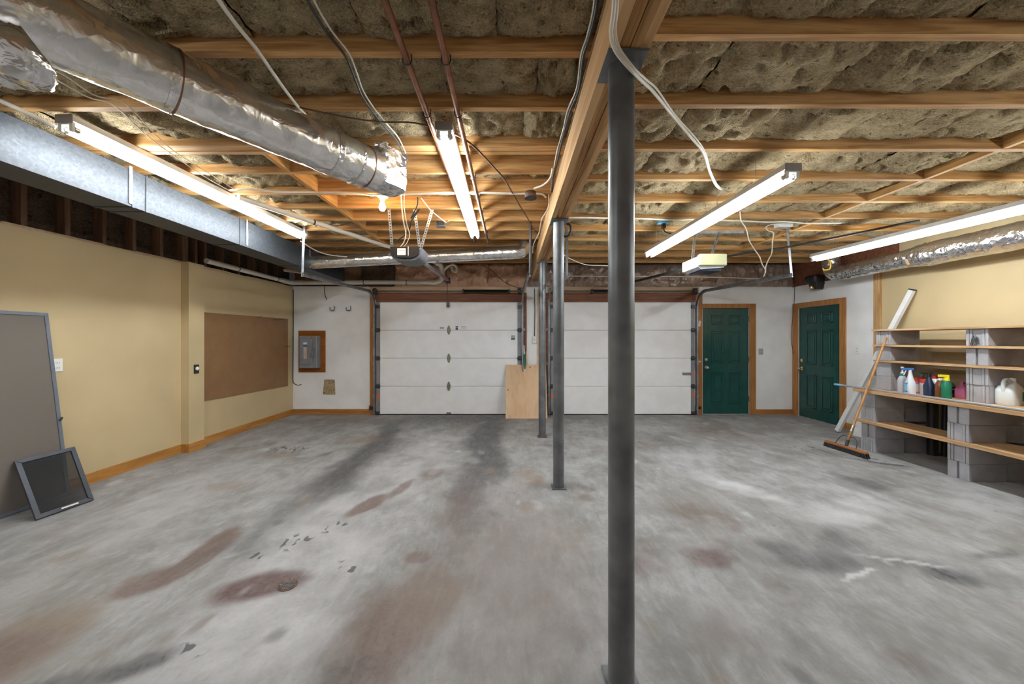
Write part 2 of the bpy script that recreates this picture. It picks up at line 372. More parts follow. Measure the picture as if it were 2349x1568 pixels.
def tube(bm, pts, r, n=8, caps=True, rf=None):
    pts = [Vector(p) for p in pts]; rings = []
    t0 = (pts[1] - pts[0]).normalized()
    u = t0.orthogonal().normalized()
    for i, p in enumerate(pts):
        t = (pts[min(i + 1, len(pts) - 1)] - pts[max(i - 1, 0)]).normalized()
        u = (u - t * u.dot(t)).normalized(); v_ = t.cross(u)
        ring = []
        for j in range(n):
            a = 2 * math.pi * j / n
            rr = r(i / (len(pts) - 1)) if callable(r) else r
            d = u * math.cos(a) + v_ * math.sin(a)
            if rf: rr += rf(p + d * rr, i, a)
            ring.append(bm.verts.new(p + d * rr))
        rings.append(ring)
    for a, b in zip(rings, rings[1:]):
        for j in range(n):
            bm.faces.new((a[j], a[(j + 1) % n], b[(j + 1) % n], b[j]))
    if caps:
        bm.faces.new(list(reversed(rings[0]))); bm.faces.new(rings[-1])
def lathe(bm, c, prof, n=20, axis='z'):               # prof: (radius, height)
    c = Vector(c); rings = []
    for r, h in prof:
        ring = []
        for j in range(n):
            a = 2 * math.pi * j / n; x, y = r * math.cos(a), r * math.sin(a)
            d = {'z': (x, y, h), 'y': (x, h, -y), 'x': (h, x, y)}[axis]
            ring.append(bm.verts.new(c + Vector(d)))
        rings.append(ring)
    for a, b in zip(rings, rings[1:]):
        for j in range(n):
            bm.faces.new((a[j], a[(j + 1) % n], b[(j + 1) % n], b[j]))
    bm.faces.new(list(reversed(rings[0]))); bm.faces.new(rings[-1])
def loft(bm, c, secs, n=24, yaw=0.0):                 # secs: (z, rx, ry, exponent, dx, dy) super-ellipse sections
    c = Vector(c); rings = []; R = Matrix.Rotation(yaw, 3, 'Z')
    for s in secs:
        z, rx, ry, e = s[:4]; dx, dy = (s[4:] + (0, 0))[:2]
        ring = []
        for j in range(n):
            a = 2 * math.pi * j / n; ca, sa = math.cos(a), math.sin(a)
            x = rx * math.copysign(abs(ca) ** (2 / e), ca) + dx; y = ry * math.copysign(abs(sa) ** (2 / e), sa) + dy
            ring.append(bm.verts.new(c + R @ Vector((x, y, z))))
        rings.append(ring)
    for a, b in zip(rings, rings[1:]):
        for j in range(n):
            bm.faces.new((a[j], a[(j + 1) % n], b[(j + 1) % n], b[j]))
    bm.faces.new(list(reversed(rings[0]))); bm.faces.new(rings[-1])
def prism(bm, poly, p0, ax, ay, az, depth):           # polygon in the plane (ax, ay) at p0, extruded along az
    p0, ax, ay, az = Vector(p0), Vector(ax), Vector(ay), Vector(az)
    a = [bm.verts.new(p0 + ax * x + ay * y) for x, y in poly]
    b = [bm.verts.new(p0 + ax * x + ay * y + az * depth) for x, y in poly]
    n = len(poly)
    bm.faces.new(list(reversed(a))); bm.faces.new(b)
    for i in range(n): bm.faces.new((a[i], a[(i + 1) % n], b[(i + 1) % n], b[i]))

ORI = {}
def empty(name, loc):
    o = bpy.data.objects.new(name, None); o.empty_display_size = 0.1
    o.location = loc; COL.objects.link(o); ORI[o] = Vector(loc)
    return o
def obj(name, bm, mat, parent=None, smooth=False, bevel=0.0, angle=None, origin=None):
    bmesh.ops.recalc_face_normals(bm, faces=bm.faces)
    if bevel:
        bmesh.ops.bevel(bm, geom=list(bm.edges), offset=bevel, segments=1, affect='EDGES', clamp_overlap=True)
    if parent is not None: o0 = ORI[parent]
    elif origin is not None: o0 = Vector(origin)
    else:
        xs = [v.co.x for v in bm.verts]; ys = [v.co.y for v in bm.verts]; zs = [v.co.z for v in bm.verts]
        o0 = Vector(((min(xs) + max(xs)) / 2, (min(ys) + max(ys)) / 2, min(zs)))
    bmesh.ops.translate(bm, verts=bm.verts, vec=-o0)
    me = bpy.data.meshes.new(name); bm.to_mesh(me); bm.free()
    me.materials.append(M[mat])
    if smooth:
        for p in me.polygons: p.use_smooth = True
        if angle:
            try: me.set_sharp_from_angle(angle=math.radians(angle))
            except Exception: pass
    o = bpy.data.objects.new(name, me); COL.objects.link(o)
    if parent is not None: o.parent = parent
    else: o.location = o0
    ORI[o] = o0
    return o
def tag(o, label, cat=None, group=None, kind=None):
    o['label'] = label
    if cat: o['category'] = cat
    if group: o['group'] = group
    if kind: o['kind'] = kind
    return o
def NB(): return bmesh.new()
def bx(name, mat, parent, *r, bevel=0.0):
    bm = NB()
    for i in range(0, len(r), 6): box(bm, *r[i:i + 6])
    return obj(name, bm, mat, parent, bevel=bevel)
def struct(o, label):
    o['kind'] = 'structure'; o['label'] = label
    return o
def tb(name, mat, parent, pts, r, n=8, sub=0, **kw):
    bm = NB(); tube(bm, catmull(pts, sub) if sub else pts, r, n, **kw)
    return obj(name, bm, mat, parent, smooth=True, angle=50)

# ------------------------------------------------------------------ room shell
XL, XR, YB, YF = -4.18, 5.40, 6.90, -2.2
ZJ, ZS = 2.82, 3.055                                   # joist underside, subfloor underside
ZW = 2.455                                             # top of the finished walls
bm = NB(); box(bm, XL - 0.4, XR + 0.4, YF - 0.2, YB + 0.4, -0.12, -0.0005)
fx = [XL - .4 + i * (XR - XL + .8) / 380 for i in range(381)]; fy = [YF - .2, .6] + [1.2 + i * (YB + .4 - 1.2) / 240 for i in range(241)]
lay = bm.verts.layers.float_color.new('stain'); lay2 = bm.verts.layers.float.new('spots'); gv = []
for y in fy:
    row = []
    for x in fx:
        v_ = bm.verts.new((x, y, 0)); v_[lay] = stain_at(x, y); v_[lay2] = spots_at(x, y); row.append(v_)
    gv.append(row)
for a_, b_ in zip(gv, gv[1:]):
    for i in range(len(fx) - 1): bm.faces.new((a_[i], a_[i + 1], b_[i + 1], b_[i]))
struct(obj('floor', bm, 'floor_concrete', origin=(0, 0, 0)), 'stained grey concrete garage floor with dark tyre tracks')

# left wall, painted drywall with a ragged top edge
bm = NB(); ys = [YF + i * (YB - YF) / 90 for i in range(91)]
for a, b in zip(ys, ys[1:]):
    def zt(y): return 2.40 + 0.0125 * (y - 2.9) + 0.008 * noise.noise(Vector((y * 3, 2, 0)))
    hexa(bm, [(XL - .05, a, 0), (XL, a, 0), (XL, b, 0), (XL - .05, b, 0), (XL - .05, a, zt(a)), (XL, a, zt(a)), (XL, b, zt(b)), (XL - .05, b, zt(b))])
bmesh.ops.remove_doubles(bm, verts=bm.verts, dist=1e-5)
box(bm, XL - .001, -4.08, 4.555, 4.785, 0, 2.42)
wl = struct(obj('wall_left', bm, 'yellow_wall', origin=(XL, 0, 0)), 'tan yellow painted wall with a shallow boxed-out column')
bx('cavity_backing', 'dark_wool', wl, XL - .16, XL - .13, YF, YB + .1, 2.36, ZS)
for y, wd in ((2.5, .04), (2.8, .04), (3.114, .042), (3.42, .042), (3.73, .04), (4.026, .04), (4.34, .04), (4.656, .08), (4.82, .035), (4.966, .035), (5.265, .04), (5.574, .04), (5.893, .04), (6.195, .04), (6.505, .04)):
    bx('stud', 'stud_wood', wl, XL - .13, XL - .035, y - wd / 2, y + wd / 2, 2.40, ZS)
bm = NB()
for i in range(60):                                    # torn paper lip along the top of the drywall
    a = 2.2 + i * 0.075; 
    if noise.noise(Vector((a * 1.7, 9, 0))) < -0.12: continue
    h = 0.014 + 0.012 * noise.noise(Vector((a * 5, 4, 1))); z = 2.40 + 0.0125 * (a - 2.9)
    box(bm, XL - .004, XL + .004, a, a + .076, z - h, z + .006)
obj('torn_paper_edge', bm, 'peach_wood', wl)

# back wall with two garage openings and one door opening
G1, G2 = (-2.559, 0.192), (0.753, 3.496)
D1 = (3.68, 4.567)
GZ = 2.149
bm = NB()
for r in ((XL - .05, -2.50, 0, ZW), (0.13, 0.81, 0, ZW), (3.43, D1[0], 0, ZW), (D1[1], XR + .1, 0, ZW), (-2.50, 0.13, 2.09, ZW), (0.81, 3.43, 2.09, ZW), (D1[0], D1[1], 2.04, ZW)):
    box(bm, r[0], r[1], YB, YB + .12, r[2], r[3])
wb = struct(obj('wall_back', bm, 'white_wall', origin=(0, YB, 0)), 'white painted wall around the two garage doors')
bx('rim_board', 'stud_wood', wb, XL, XR, YB + .06, YB + .1, ZW, ZS)
def crinkle(name, mat, parent, x0, x1, z0, z1, y, amp, seed, nx=46, nz=12):
    bm = NB(); g = []
    for i in range(nx + 1):
        row = []
        for j in range(nz + 1):
            u, v = i / nx, j / nz; x = x0 + (x1 - x0) * u; z = z0 + (z1 - z0) * v
            p = Vector((x * 4, z * 5, seed))
            d = amp * (noise.noise(p) + 0.9 * abs(noise.noise(p * 2.7)) + 0.45 * abs(noise.noise(p * 6))) + 0.06 * (1 - abs(2 * v - 1) ** 3) * (1 - abs(2 * u - 1) ** 8)
            row.append(bm.verts.new((x, y - d, z)))
        g.append(row)
    for i in range(nx):
        for j in range(nz): bm.faces.new((g[i][j], g[i + 1][j], g[i + 1][j + 1], g[i][j + 1]))
    return obj(name, bm, mat, parent, smooth=True)
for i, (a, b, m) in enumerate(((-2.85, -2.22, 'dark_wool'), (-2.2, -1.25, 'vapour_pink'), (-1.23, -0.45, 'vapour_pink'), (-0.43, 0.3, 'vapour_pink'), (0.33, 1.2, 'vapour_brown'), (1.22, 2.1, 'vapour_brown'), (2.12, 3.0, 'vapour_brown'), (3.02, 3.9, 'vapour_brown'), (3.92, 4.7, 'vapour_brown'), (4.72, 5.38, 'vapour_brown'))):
    crinkle('rim_insulation_batt', m, wb, a - .015, b + .015, ZW - .01, ZJ + .05, YB - .02, 0.05, i * 3.3)
for x in (-2.86, -2.21, -3.3): bx('rim_stud', 'stud_wood', wb, x - .02, x + .02, YB - .03, YB + .05, ZW, ZJ)

# right wall: white by the green door, tan yellow along the shelves
D2 = (5.893, 6.75)
bm = NB()
box(bm, XR, XR + .12, 5.33, D2[0], 0, ZW); box(bm, XR, XR + .12, D2[1], YB, 0, ZW); box(bm, XR, XR + .12, D2[0], D2[1], 2.02, ZW)
wr = struct(obj('wall_right', bm, 'white_wall', origin=(XR, 6, 0)), 'white painted wall around the green side door')
bx('rim_board', 'header_wood', wr, XR - .005, XR + .06, 5.0, YB, ZW - .02, ZS)
bm = NB(); box(bm, XR, XR + .12, YF, 5.33, 0, ZS)
struct(obj('wall_right', bm, 'yellow_wall', origin=(XR, 2, 0)), 'tan yellow painted wall behind the concrete block shelves')
bm = NB(); box(bm, XL - .3, XR + .3, YF - .1, YF, 0, ZS)
struct(obj('wall_front', bm, 'white_wall', origin=(0, YF, 0)), 'plain wall behind the camera')
bm = NB(); box(bm, XR - .03, XR + .01, 5.235, 5.33, 0.0, 2.42)
struct(obj('trim_1', bm, 'post_wood'), 'knotty wooden stud strip between white and yellow wall')

# baseboards
bm = NB(); box(bm, XL, XL + .015, 0.0, 3.62, 0, .105); box(bm, XL, XL + .015, 3.622, 4.555, 0, .108); box(bm, -4.08, -4.065, 4.555 - .015, 4.80, 0, .11)
box(bm, XL + .015, -4.08, 4.54, 4.555, 0, .11); box(bm, XL + .015, -4.08, 4.785, 4.80, 0, .11); box(bm, XL, XL + .015, 4.786, YB, 0, .105)
struct(obj('baseboard_left', bm, 'base_wood_y'), 'orange brown wooden baseboard along the yellow wall')
bm = NB(); box(bm, XL + .015, -2.70, YB - .015, YB, 0, .105)
struct(obj('baseboard_back', bm, 'base_wood_x'), 'brown wooden baseboard under the electrical switch box')
bm = NB(); box(bm, 4.69, XR, YB - .015, YB, 0, .10)
struct(obj('baseboard_back', bm, 'base_wood_x'), 'brown wooden baseboard between the two green doors')
bm = NB(); box(bm, XR - .015, XR, 5.33, 5.78, 0, .10)
struct(obj('baseboard_right', bm, 'base_wood_y'), 'brown wooden baseboard beside the right green door')

# ceiling: subfloor, joists, blocking, mineral-wool batts
bm = NB(); box(bm, XL - .2, XR + .2, YF - .1, YB + .2, ZS, ZS + .03)
ceil = struct(obj('ceiling', bm, 'subfloor_wood', origin=(0, 0, ZJ)), 'open ceiling of wooden joists with mineral wool batts')
JL = [(1.33, 1.37), (1.736, 1.776), (2.151, 2.191), (2.577, 2.70), (2.985, 3.025), (3.415, 3.455), (3.80, 3.84), (4.18, 4.22), (4.55, 4.59), (4.94, 4.98), (5.34, 5.38), (5.74, 5.78), (6.14, 6.18), (6.50, 6.54)]
JR = [(1.15, 1.19), (1.636, 1.676), (2.124, 2.164), (2.619, 2.659), (3.115, 3.155), (3.612, 3.652), (4.10, 4.14), (4.565, 4.605), (5.034, 5.074), (5.54, 5.58), (6.02, 6.06), (6.48, 6.52)]
for a, b in JL:
    if b - a > .1:
        for i in range(3):
            bx('floor_joist', 'joist_wood', ceil, XL - .12, .43, a + i * .042, a + i * .042 + .039, ZJ + (0.004 if i == 1 else 0), ZS)
    else: bx('floor_joist', 'joist_wood', ceil, XL - .12, .43, a, b, ZJ, ZS)
for a, b in JR: bx('floor_joist', 'joist_wood', ceil, .50, XR, a, b, ZJ, ZS)
for (a, b), (c, d) in zip(JL[2:], JL[3:]):
    bx('blocking', 'block_wood', ceil, -1.87, -1.832, b, c, ZJ + .002, ZS)
for (a, b), (c, d) in zip(JR[1:], JR[2:]):
    bx('blocking', 'block_wood', ceil, 3.58, 3.62, b, c, ZJ + .002, ZS)
bx('blocking', 'beam_wood', ceil, .43, .50, YF, YB, ZJ + .01, ZS)
# batt meshes: pillowy torn wool, six variants shared by all batts
BM = []
for s in range(7):
    nx, ny = 30, 18; bm = NB(); g = []
    for i in range(nx + 1):
        row = []
        for j in range(ny + 1):
            u, v = i / nx - .5, j / ny - .5
            e = (1 - abs(2 * u) ** 7) * (1 - abs(2 * v) ** 6)
            q = Vector((u * 4, v * 3, s * 7.7))
            d = 0.050 * e + 0.030 * noise.noise(q) * e + 0.018 * noise.noise(q * 3.3) + 0.011 * noise.noise(q * 8)
            pit = noise.noise(q * 2.1 + Vector((5, 1, 2)))
            if pit > 0.30: d -= 0.25 * (pit - 0.30)
            row.append(bm.verts.new((u, v + .012 * noise.noise(q * 2), -d)))
        g.append(row)
    for i in range(nx):
        for j in range(ny): bm.faces.new((g[i][j], g[i][j + 1], g[i + 1][j + 1], g[i + 1][j]))
    me = bpy.data.meshes.new('insulation_batt'); bm.to_mesh(me); bm.free(); me.materials.append(M['mineral_wool'])
    for p in me.polygons: p.use_smooth = True
    BM.append(me)
def batts(x0, x1, y0, y1, z):
    x = x0
    while x < x1 - .05:
        wdt = min(random.uniform(.50, .74), x1 - x)
        if x1 - (x + wdt) < .25: wdt = x1 - x
        o = bpy.data.objects.new('insulation_batt', random.choice(BM)); COL.objects.link(o); o.parent = ceil
        o.location = Vector((x + wdt / 2, (y0 + y1) / 2, z + random.uniform(-.012, .012))) - ORI[ceil]
        o.scale = (wdt * random.choice((1, -1)), (y1 - y0) * 1.02, random.uniform(.8, 1.15))
        x += wdt
for (a, b), (c, d) in zip(JL, JL[1:]):
    if b < 2.69: batts(XL - .1, .44, b, c, 2.905)
    else:
        batts(XL - .1, -1.87, b, c, 2.91); batts(-1.83, .44, b, c, 2.985)
batts(XL - .1, .44, .80, 1.33, 2.905); batts(XL - .1, .44, 6.54, YB, 2.97)
for (a, b), (c, d) in zip(JR, JR[1:]): batts(.5, XR, b, c, 2.905 if b < 5 else 2.93)
batts(.5, XR, .65, 1.15, 2.905); batts(.5, XR, 6.52, YB, 2.97)

# built-up beam of four plies on three steel columns
XB0, ZB = 0.384, 2.58
beam = empty('beam', (XB0, 3, ZB))
tag(beam, 'long built-up wooden beam carried by the grey steel columns', kind='structure')
for i, (dz, m) in enumerate(((0, 'beam_face_wood'), (.006, 'beam_wood'), (.003, 'beam_wood'), (.022, 'beam_face_wood'))):
    bx('beam_ply', m, beam, XB0 + i * .044, XB0 + i * .044 + .0405, YF, YB, ZB + dz, ZJ)
def column(y, lab, base_rust=False):
    c = empty('steel_column', (.462, y, 0)); tag(c, lab, 'column', 'steel columns under the beam')
    tb('pipe', 'post_steel', c, [(.462, y, .008), (.462, y, 1.3), (.462, y, ZB - .012)], .0535, 36)
    bx('base_plate', 'rust_steel' if base_rust else 'post_steel', c, .462 - .068, .462 + .068, y - .066, y + .066, 0, .010)
    bx('cap_plate', 'post_steel', c, .384, .545, y - .09, y + .09, ZB - .012, ZB)
column(1.507, 'thick grey steel column nearest the camera, cut by the bottom edge')
column(3.49, 'grey steel column in the middle of the row of three')
column(5.314, 'grey steel column farthest back, in front of the leaning plywood', True)

# ------------------------------------------------------------------ fluorescent fixtures and bulb
def fixture(p0, p1, lab, drop=()):                     # p0, p1: centre of the top of the housing at both ends
    p0, p1 = Vector(p0), Vector(p1); d = (p1 - p0).normalized(); s = Vector((d.y, -d.x, 0)).normalized()
    up = s.cross(d).normalized()
    if up.z < 0: up = -up
    f = empty('fluorescent_light', p0); tag(f, lab, 'light', 'ceiling tube lights')
    L = (p1 - p0).length
    bm = NB(); prism(bm, [(-.054, 0), (.054, 0), (.054, -.038), (.020, -.060), (-.020, -.060), (-.054, -.038)], p0, s, up, d, L)
    obj('housing', bm, 'lamp_white', f)
    for q, a in ((p0, -.004), (p1, .0)):
        bm = NB(); prism(bm, [(-.056, .001), (.056, .001), (.056, -.052), (-.056, -.052)], q + d * a, s, up, d, .005); obj('end_plate', bm, 'lamp_end', f)
    for sx in (-.036, .036):
        c = -.078 * up + s * sx
        bm = NB(); tube(bm, [p0 + c + d * .045, p0 + c + d * (L - .045)], .0185, 10); obj('tube', bm, 'tube_glow', f, smooth=True, angle=50)
        for q, dd in ((p0, d), (p1, -d)):
            bm = NB(); tube(bm, [q + c + dd * .018, q + c + dd * .046], .0172, 12); obj('tube_cap', bm, 'nickel', f, smooth=True, angle=50)
            bm = NB(); bar(bm, q + s * sx - up * .035 + dd * .012, q + s * sx - up * .098 + dd * .012, .022, .014, up=d); obj('lamp_holder', bm, 'plate_white', f)
    for t in drop:
        q = p0 + d * L * t
        bm = NB(); tube(bm, [q + up * .0, Vector((q.x, q.y, ZJ + .08))], .0025, 6); obj('hanger_wire', bm, 'zinc_steel', f)
    return f
fixture((-2.755, 2.218, ZJ - .002), (-2.66, 4.61, ZJ - .002), 'tube light beside the square galvanised duct')
fixture((-.4275, 2.29, ZJ - .002), (-.458, 4.61, ZJ - .002), 'tube light between the two copper pipes')
fixture((1.905, 2.426, 2.62), (1.839, 4.80, 2.625), 'hanging tube light above the cream garage door opener', (.15, .36, .9))
fixture((-2.755, -.75, ZJ - .002), (-2.755, 1.68, ZJ - .002), 'added tube light beside the square duct, out of frame in line with the left one')  # added out of view to brighten the room, continuing the left row
fixture((4.20, -.1, 2.52), (4.18, 2.33, 2.55), 'added tube light over the shelves, out of frame in line with the right one', (.12, .88))  # unseen extra fixture, added for more light on the right side
fixture((4.18, 2.50, 2.55), (4.155, 4.93, 2.60), 'tube light next to the round foil duct over the shelves', (.12, .88))
b = PZ(877, 447, ZJ)
lb = empty('bare_bulb', b); tag(lb, 'bare glowing bulb in a white porcelain socket under a joist', 'light')
bm = NB(); lathe(bm, b, [(.028, 0), (.055, -.004), (.056, -.014), (.040, -.026), (.026, -.034), (.024, -.05)][::-1], 24); obj('socket', bm, 'bulb_base', lb, smooth=True)
bm = NB(); lathe(bm, b, [(.004, -.155), (.020, -.148), (.030, -.128), (.030, -.110), (.022, -.085), (.014, -.065), (.0135, -.05)], 20); obj('bulb', bm, 'bulb_glow', lb, smooth=True)

# ------------------------------------------------------------------ ducts
def lin(p0, p1, n): 
    p0, p1 = Vector(p0), Vector(p1)
    return [p0.lerp(p1, i / n) for i in range(n + 1)]
def crumple(amp, fr, seed=0.0):
    def f(p, i, a):
        q = p * fr + Vector((seed, seed, 0))
        return amp * (noise.noise(q) + .5 * noise.noise(q * 2.3) + .35 * abs(noise.noise(q * 5.1)))
    return f
def ring_at(name, mat, parent, p, d, r, wd=.012):
    d = Vector(d).normalized(); p = Vector(p)
    bm = NB(); tube(bm, [p - d * wd / 2, p + d * wd / 2], r, 28); return obj(name, bm, mat, parent, smooth=True, angle=50)

# large round insulated duct crossing diagonally under the joists on the left
A0, A1 = Vector((-2.30, .69, 2.665)), Vector((-1.005, 2.64, 2.665)); dA = (A1 - A0).normalized()
rd = empty('round_duct', A1); tag(rd, 'large round foil-wrapped duct running diagonally under the joists', 'duct')
bm = NB(); tube(bm, lin(A0, A1, 90), .143, 40, rf=crumple(.006, 9)); obj('foil_jacket', bm, 'foil_smooth', rd, smooth=True, angle=60)
for t in (.52, .86, .93): ring_at('tape_band', 'foil', rd, A0.lerp(A1, t), dA, .1475, .03 if t < .9 else .014)
ring_at('seam_band', 'copper_pipe', rd, A0.lerp(A1, .53), dA, .149, .006)
ring_at('seam_band', 'copper_pipe', rd, A0.lerp(A1, .965), dA, .149, .006)
bm = NB(); q = A1 + dA * .02
loft(bm, (q.x + .05, q.y + .06, 0), [(2.545, .06, .10, 4), (2.57, .105, .125, 5), (2.66, .118, .13, 5), (2.76, .115, .13, 5), (2.84, .13, .14, 5)], 28, yaw=-.5)
for v_ in bm.verts: v_.co += Vector((1, 1, 1)) * .008 * noise.noise(v_.co * 14)
obj('boot', bm, 'foil', rd, smooth=True, angle=45)
# crumpled foil elbow at the near end
EL = P(8, 120, 1.12)
bm = NB(); tube(bm, catmull([EL + Vector((-.35, -.05, .02)), EL + Vector((-.1, 0, 0)), EL + Vector((.015, .02, -.0)), EL + Vector((.055, .05, .03))], 12), lambda t: .085 * (1 - .35 * max(0, t - .8) / .2), 26, rf=crumple(.022, 16, 3))
tag(obj('duct_elbow', bm, 'foil', smooth=True, angle=60), 'crumpled foil duct elbow at the upper left corner', 'duct')

# square galvanised trunk duct along the left wall
sd = empty('trunk_duct', (-3.2, 4, 2.50)); tag(sd, 'square galvanised sheet metal duct hung along the left wall', 'duct')
bx('duct_body', 'galvanised', sd, -3.35, -3.05, .6, 6.59, 2.50, 2.795)
for y in (2.90, 3.01, 4.05, 5.2): bx('seam_flange', 'galvanised', sd, -3.355, -3.044, y - .008, y + .008, 2.495, 2.80)
for y in (2.88, 4.15, 5.45): bx('hanger_strap', 'zinc_steel', sd, -3.047, -3.042, y - .012, y + .012, 2.52, ZJ)
# round duct leaving it towards the beam
bd = empty('round_duct', (-3.05, 5.5, 2.6)); tag(bd, 'slim round foil duct running across in front of the left garage door', 'duct')
C0, C1 = Vector((-3.05, 5.50, 2.612)), Vector((.09, 5.24, 2.705))
path = lin(C0, C1, 70) + catmull([C1, C1 + Vector((.07, 0, .02)), C1 + Vector((.12, 0, .10)), C1 + Vector((.13, 0, .2))], 6)[1:]
bm = NB(); tube(bm, path, .094, 30, rf=crumple(.005, 12, 5)); obj('foil_jacket', bm, 'foil_smooth', bd, smooth=True, angle=60)
for t in (.09, .2, .42, .64, .80, .97): ring_at('tape_band', 'foil', bd, C0.lerp(C1, t), C1 - C0, .0975, .016)
# round foil duct above the shelves
fd = empty('round_duct', (5.1, 4, 2.4)); tag(fd, 'wrinkled round foil duct along the right wall above the shelves', 'duct')
R0, R1, R2 = Vector((5.10, 1.2, 2.475)), Vector((5.10, 4.42, 2.475)), Vector((5.10, 5.55, 2.465))
bm = NB(); tube(bm, lin(R0, R1, 110), .137, 36, rf=crumple(.010, 11, 2)); obj('foil_jacket', bm, 'foil', fd, smooth=True, angle=60)
bm = NB(); tube(bm, lin(R1 + Vector((0, -.03, 0)), R2, 44) + catmull([R2, R2 + Vector((.0, .10, .02)), R2 + Vector((0, .17, .12)), R2 + Vector((0, .18, .34))], 8)[1:], .113, 32, rf=crumple(.007, 10, 8)); obj('foil_jacket', bm, 'foil', fd, smooth=True, angle=60)
bm = NB(); tube(bm, lin(R1 + Vector((0, -.05, 0)), R1 + Vector((0, .16, 0)), 14), lambda t: .143 - .024 * t, 36, rf=crumple(.014, 20, 4)); obj('joint_wrap', bm, 'foil', fd, smooth=True, angle=60)
bm = NB(); bar(bm, R1 + Vector((-.138, .10, -.03)), R1 + Vector((-.09, .11, -.10)), .035, .004, up=(1, 0, 0)); obj('tape_strip', bm, 'tape_tan', fd)

# ------------------------------------------------------------------ pipes
def pipe(x, lab):
    c = empty('copper_pipe', (x, 1, 2.79)); tag(c, lab, 'pipe')
    tb('pipe_run', 'copper_pipe', c, [(x, -1.5, 2.792), (x, 2, 2.792), (x, 5.10, 2.792)], .0155, 14)
    for a, b_ in JL[1:]:
        y = (a + b_) / 2
        if b_ - a > .1 or y > 5.1: continue
        pts = [Vector((x + .022 * math.cos(t), y + .0, 2.792 + .022 * math.sin(t))) for t in [math.pi * (1 + i / 8) for i in range(9)]]
        pts = [pts[0] + Vector((0, 0, .03))] + pts + [pts[-1] + Vector((0, 0, .03))]
        bm = NB(); tube(bm, pts, .003, 5); obj('pipe_hook', bm, 'dark_steel', c)
pipe(-.507, 'brown copper pipe passing on the left of the middle tube light')
pipe(-.318, 'brown copper pipe passing on the right of the middle tube light')
vp = empty('pvc_pipe', (-1.4, 6.6, 2.5)); tag(vp, 'cream plastic drain pipe from the ceiling down along the back and left walls', 'pipe')
v0 = PZ(546, 452, 2.80); v1 = PZ(719, 509, 2.80); v2 = P(893, 566, 5.35); v3 = P(1004, 604, 6.62)
tb('pipe_run', 'pvc_white', vp, [v0, v1, v2, v3], .028, 16)
zb = 2.505
dn = catmull([v3 + Vector((-.02, -.04, 0)), v3 + Vector((.05, .03, -.03)), (v3.x + .07, 6.72, 2.66), (v3.x + .05, 6.73, 2.56), (v3.x - .06, 6.73, zb), (v3.x - .2, 6.73, zb)], 8)
tb('elbow', 'pvc_white', vp, dn, .045, 16)
tb('pipe_run', 'pvc_white', vp, [(v3.x - .15, 6.73, zb), (-2.6, 6.73, zb), (-3.95, 6.73, zb - .005)], .04, 16)
tb('elbow', 'pvc_white', vp, catmull([(-3.9, 6.73, zb - .005), (-4.05, 6.71, zb - .005), (-4.10, 6.6, zb - .01), (-4.10, 6.45, zb - .01)], 6), .045, 16)
tb('pipe_run', 'pvc_white', vp, [(-4.10, 6.5, zb - .01), (-4.10, 5.6, zb - .01), (-4.10, 4.84, zb - .01)], .036, 16)
for y in (6.3, 5.4): ring_at('strap', 'cable_black', vp, (-4.10, y, zb - .01), (0, 1, 0), .039, .012)
for x in (-1.95, -2.75): ring_at('strap', 'cable_black', vp, (x, 6.73, zb), (1, 0, 0), .043, .012)
ring_at('strap', 'cable_black', vp, v1, v2 - v1, .031, .018)
pt = empty('pvc_trap', (-1.0, 6.7, 2.6)); tag(pt, 'curled white plastic trap pipe under the slim round duct', 'pipe')
t0 = P(1012, 632, 6.68); t1 = P(1030, 604, 6.68)
tb('trap_bend', 'pvc_white', pt, catmull([t0, P(1018, 620, 6.68), P(1030, 610, 6.68), P(1040, 607, 6.68), P(1048, 614, 6.66), P(1046, 623, 6.66), P(1038, 621, 6.66), P(1036, 612, 6.66)], 6), .022, 14)
tb('branch', 'pvc_white', pt, [P(1012, 640, 6.69), P(1011, 600, 6.69)], .03, 14)

# ------------------------------------------------------------------ garage doors
def cprof(w=.05, h=.028, t=.003):                      # C channel section
    return [(-w / 2, 0), (w / 2, 0), (w / 2, h), (w / 2 - .012, h), (w / 2 - .012, h - t), (w / 2 - t, h - t), (w / 2 - t, t), (-w / 2 + t, t), (-w / 2 + t, h), (-w / 2, h)]
def sweep_track(bm, x, side, path, prof):              # path of (y, z); profile a across the path, b along side * x
    rings = []
    for i, (y, z) in enumerate(path):
        ya, za = path[max(i - 1, 0)]; yb, zb_ = path[min(i + 1, len(path) - 1)]
        t = Vector((0, yb - ya, zb_ - za)).normalized(); nrm = Vector((0, -t.z, t.y))
        rings.append([bm.verts.new(Vector((x, y, z)) + nrm * a + Vector((side, 0, 0)) * b_) for a, b_ in prof])
    n = len(prof)
    for a, b_ in zip(rings, rings[1:]):
        for j in range(n): bm.faces.new((a[j], a[(j + 1) % n], b_[(j + 1) % n], b_[j]))
    bm.faces.new(rings[0]); bm.faces.new(list(reversed(rings[-1])))
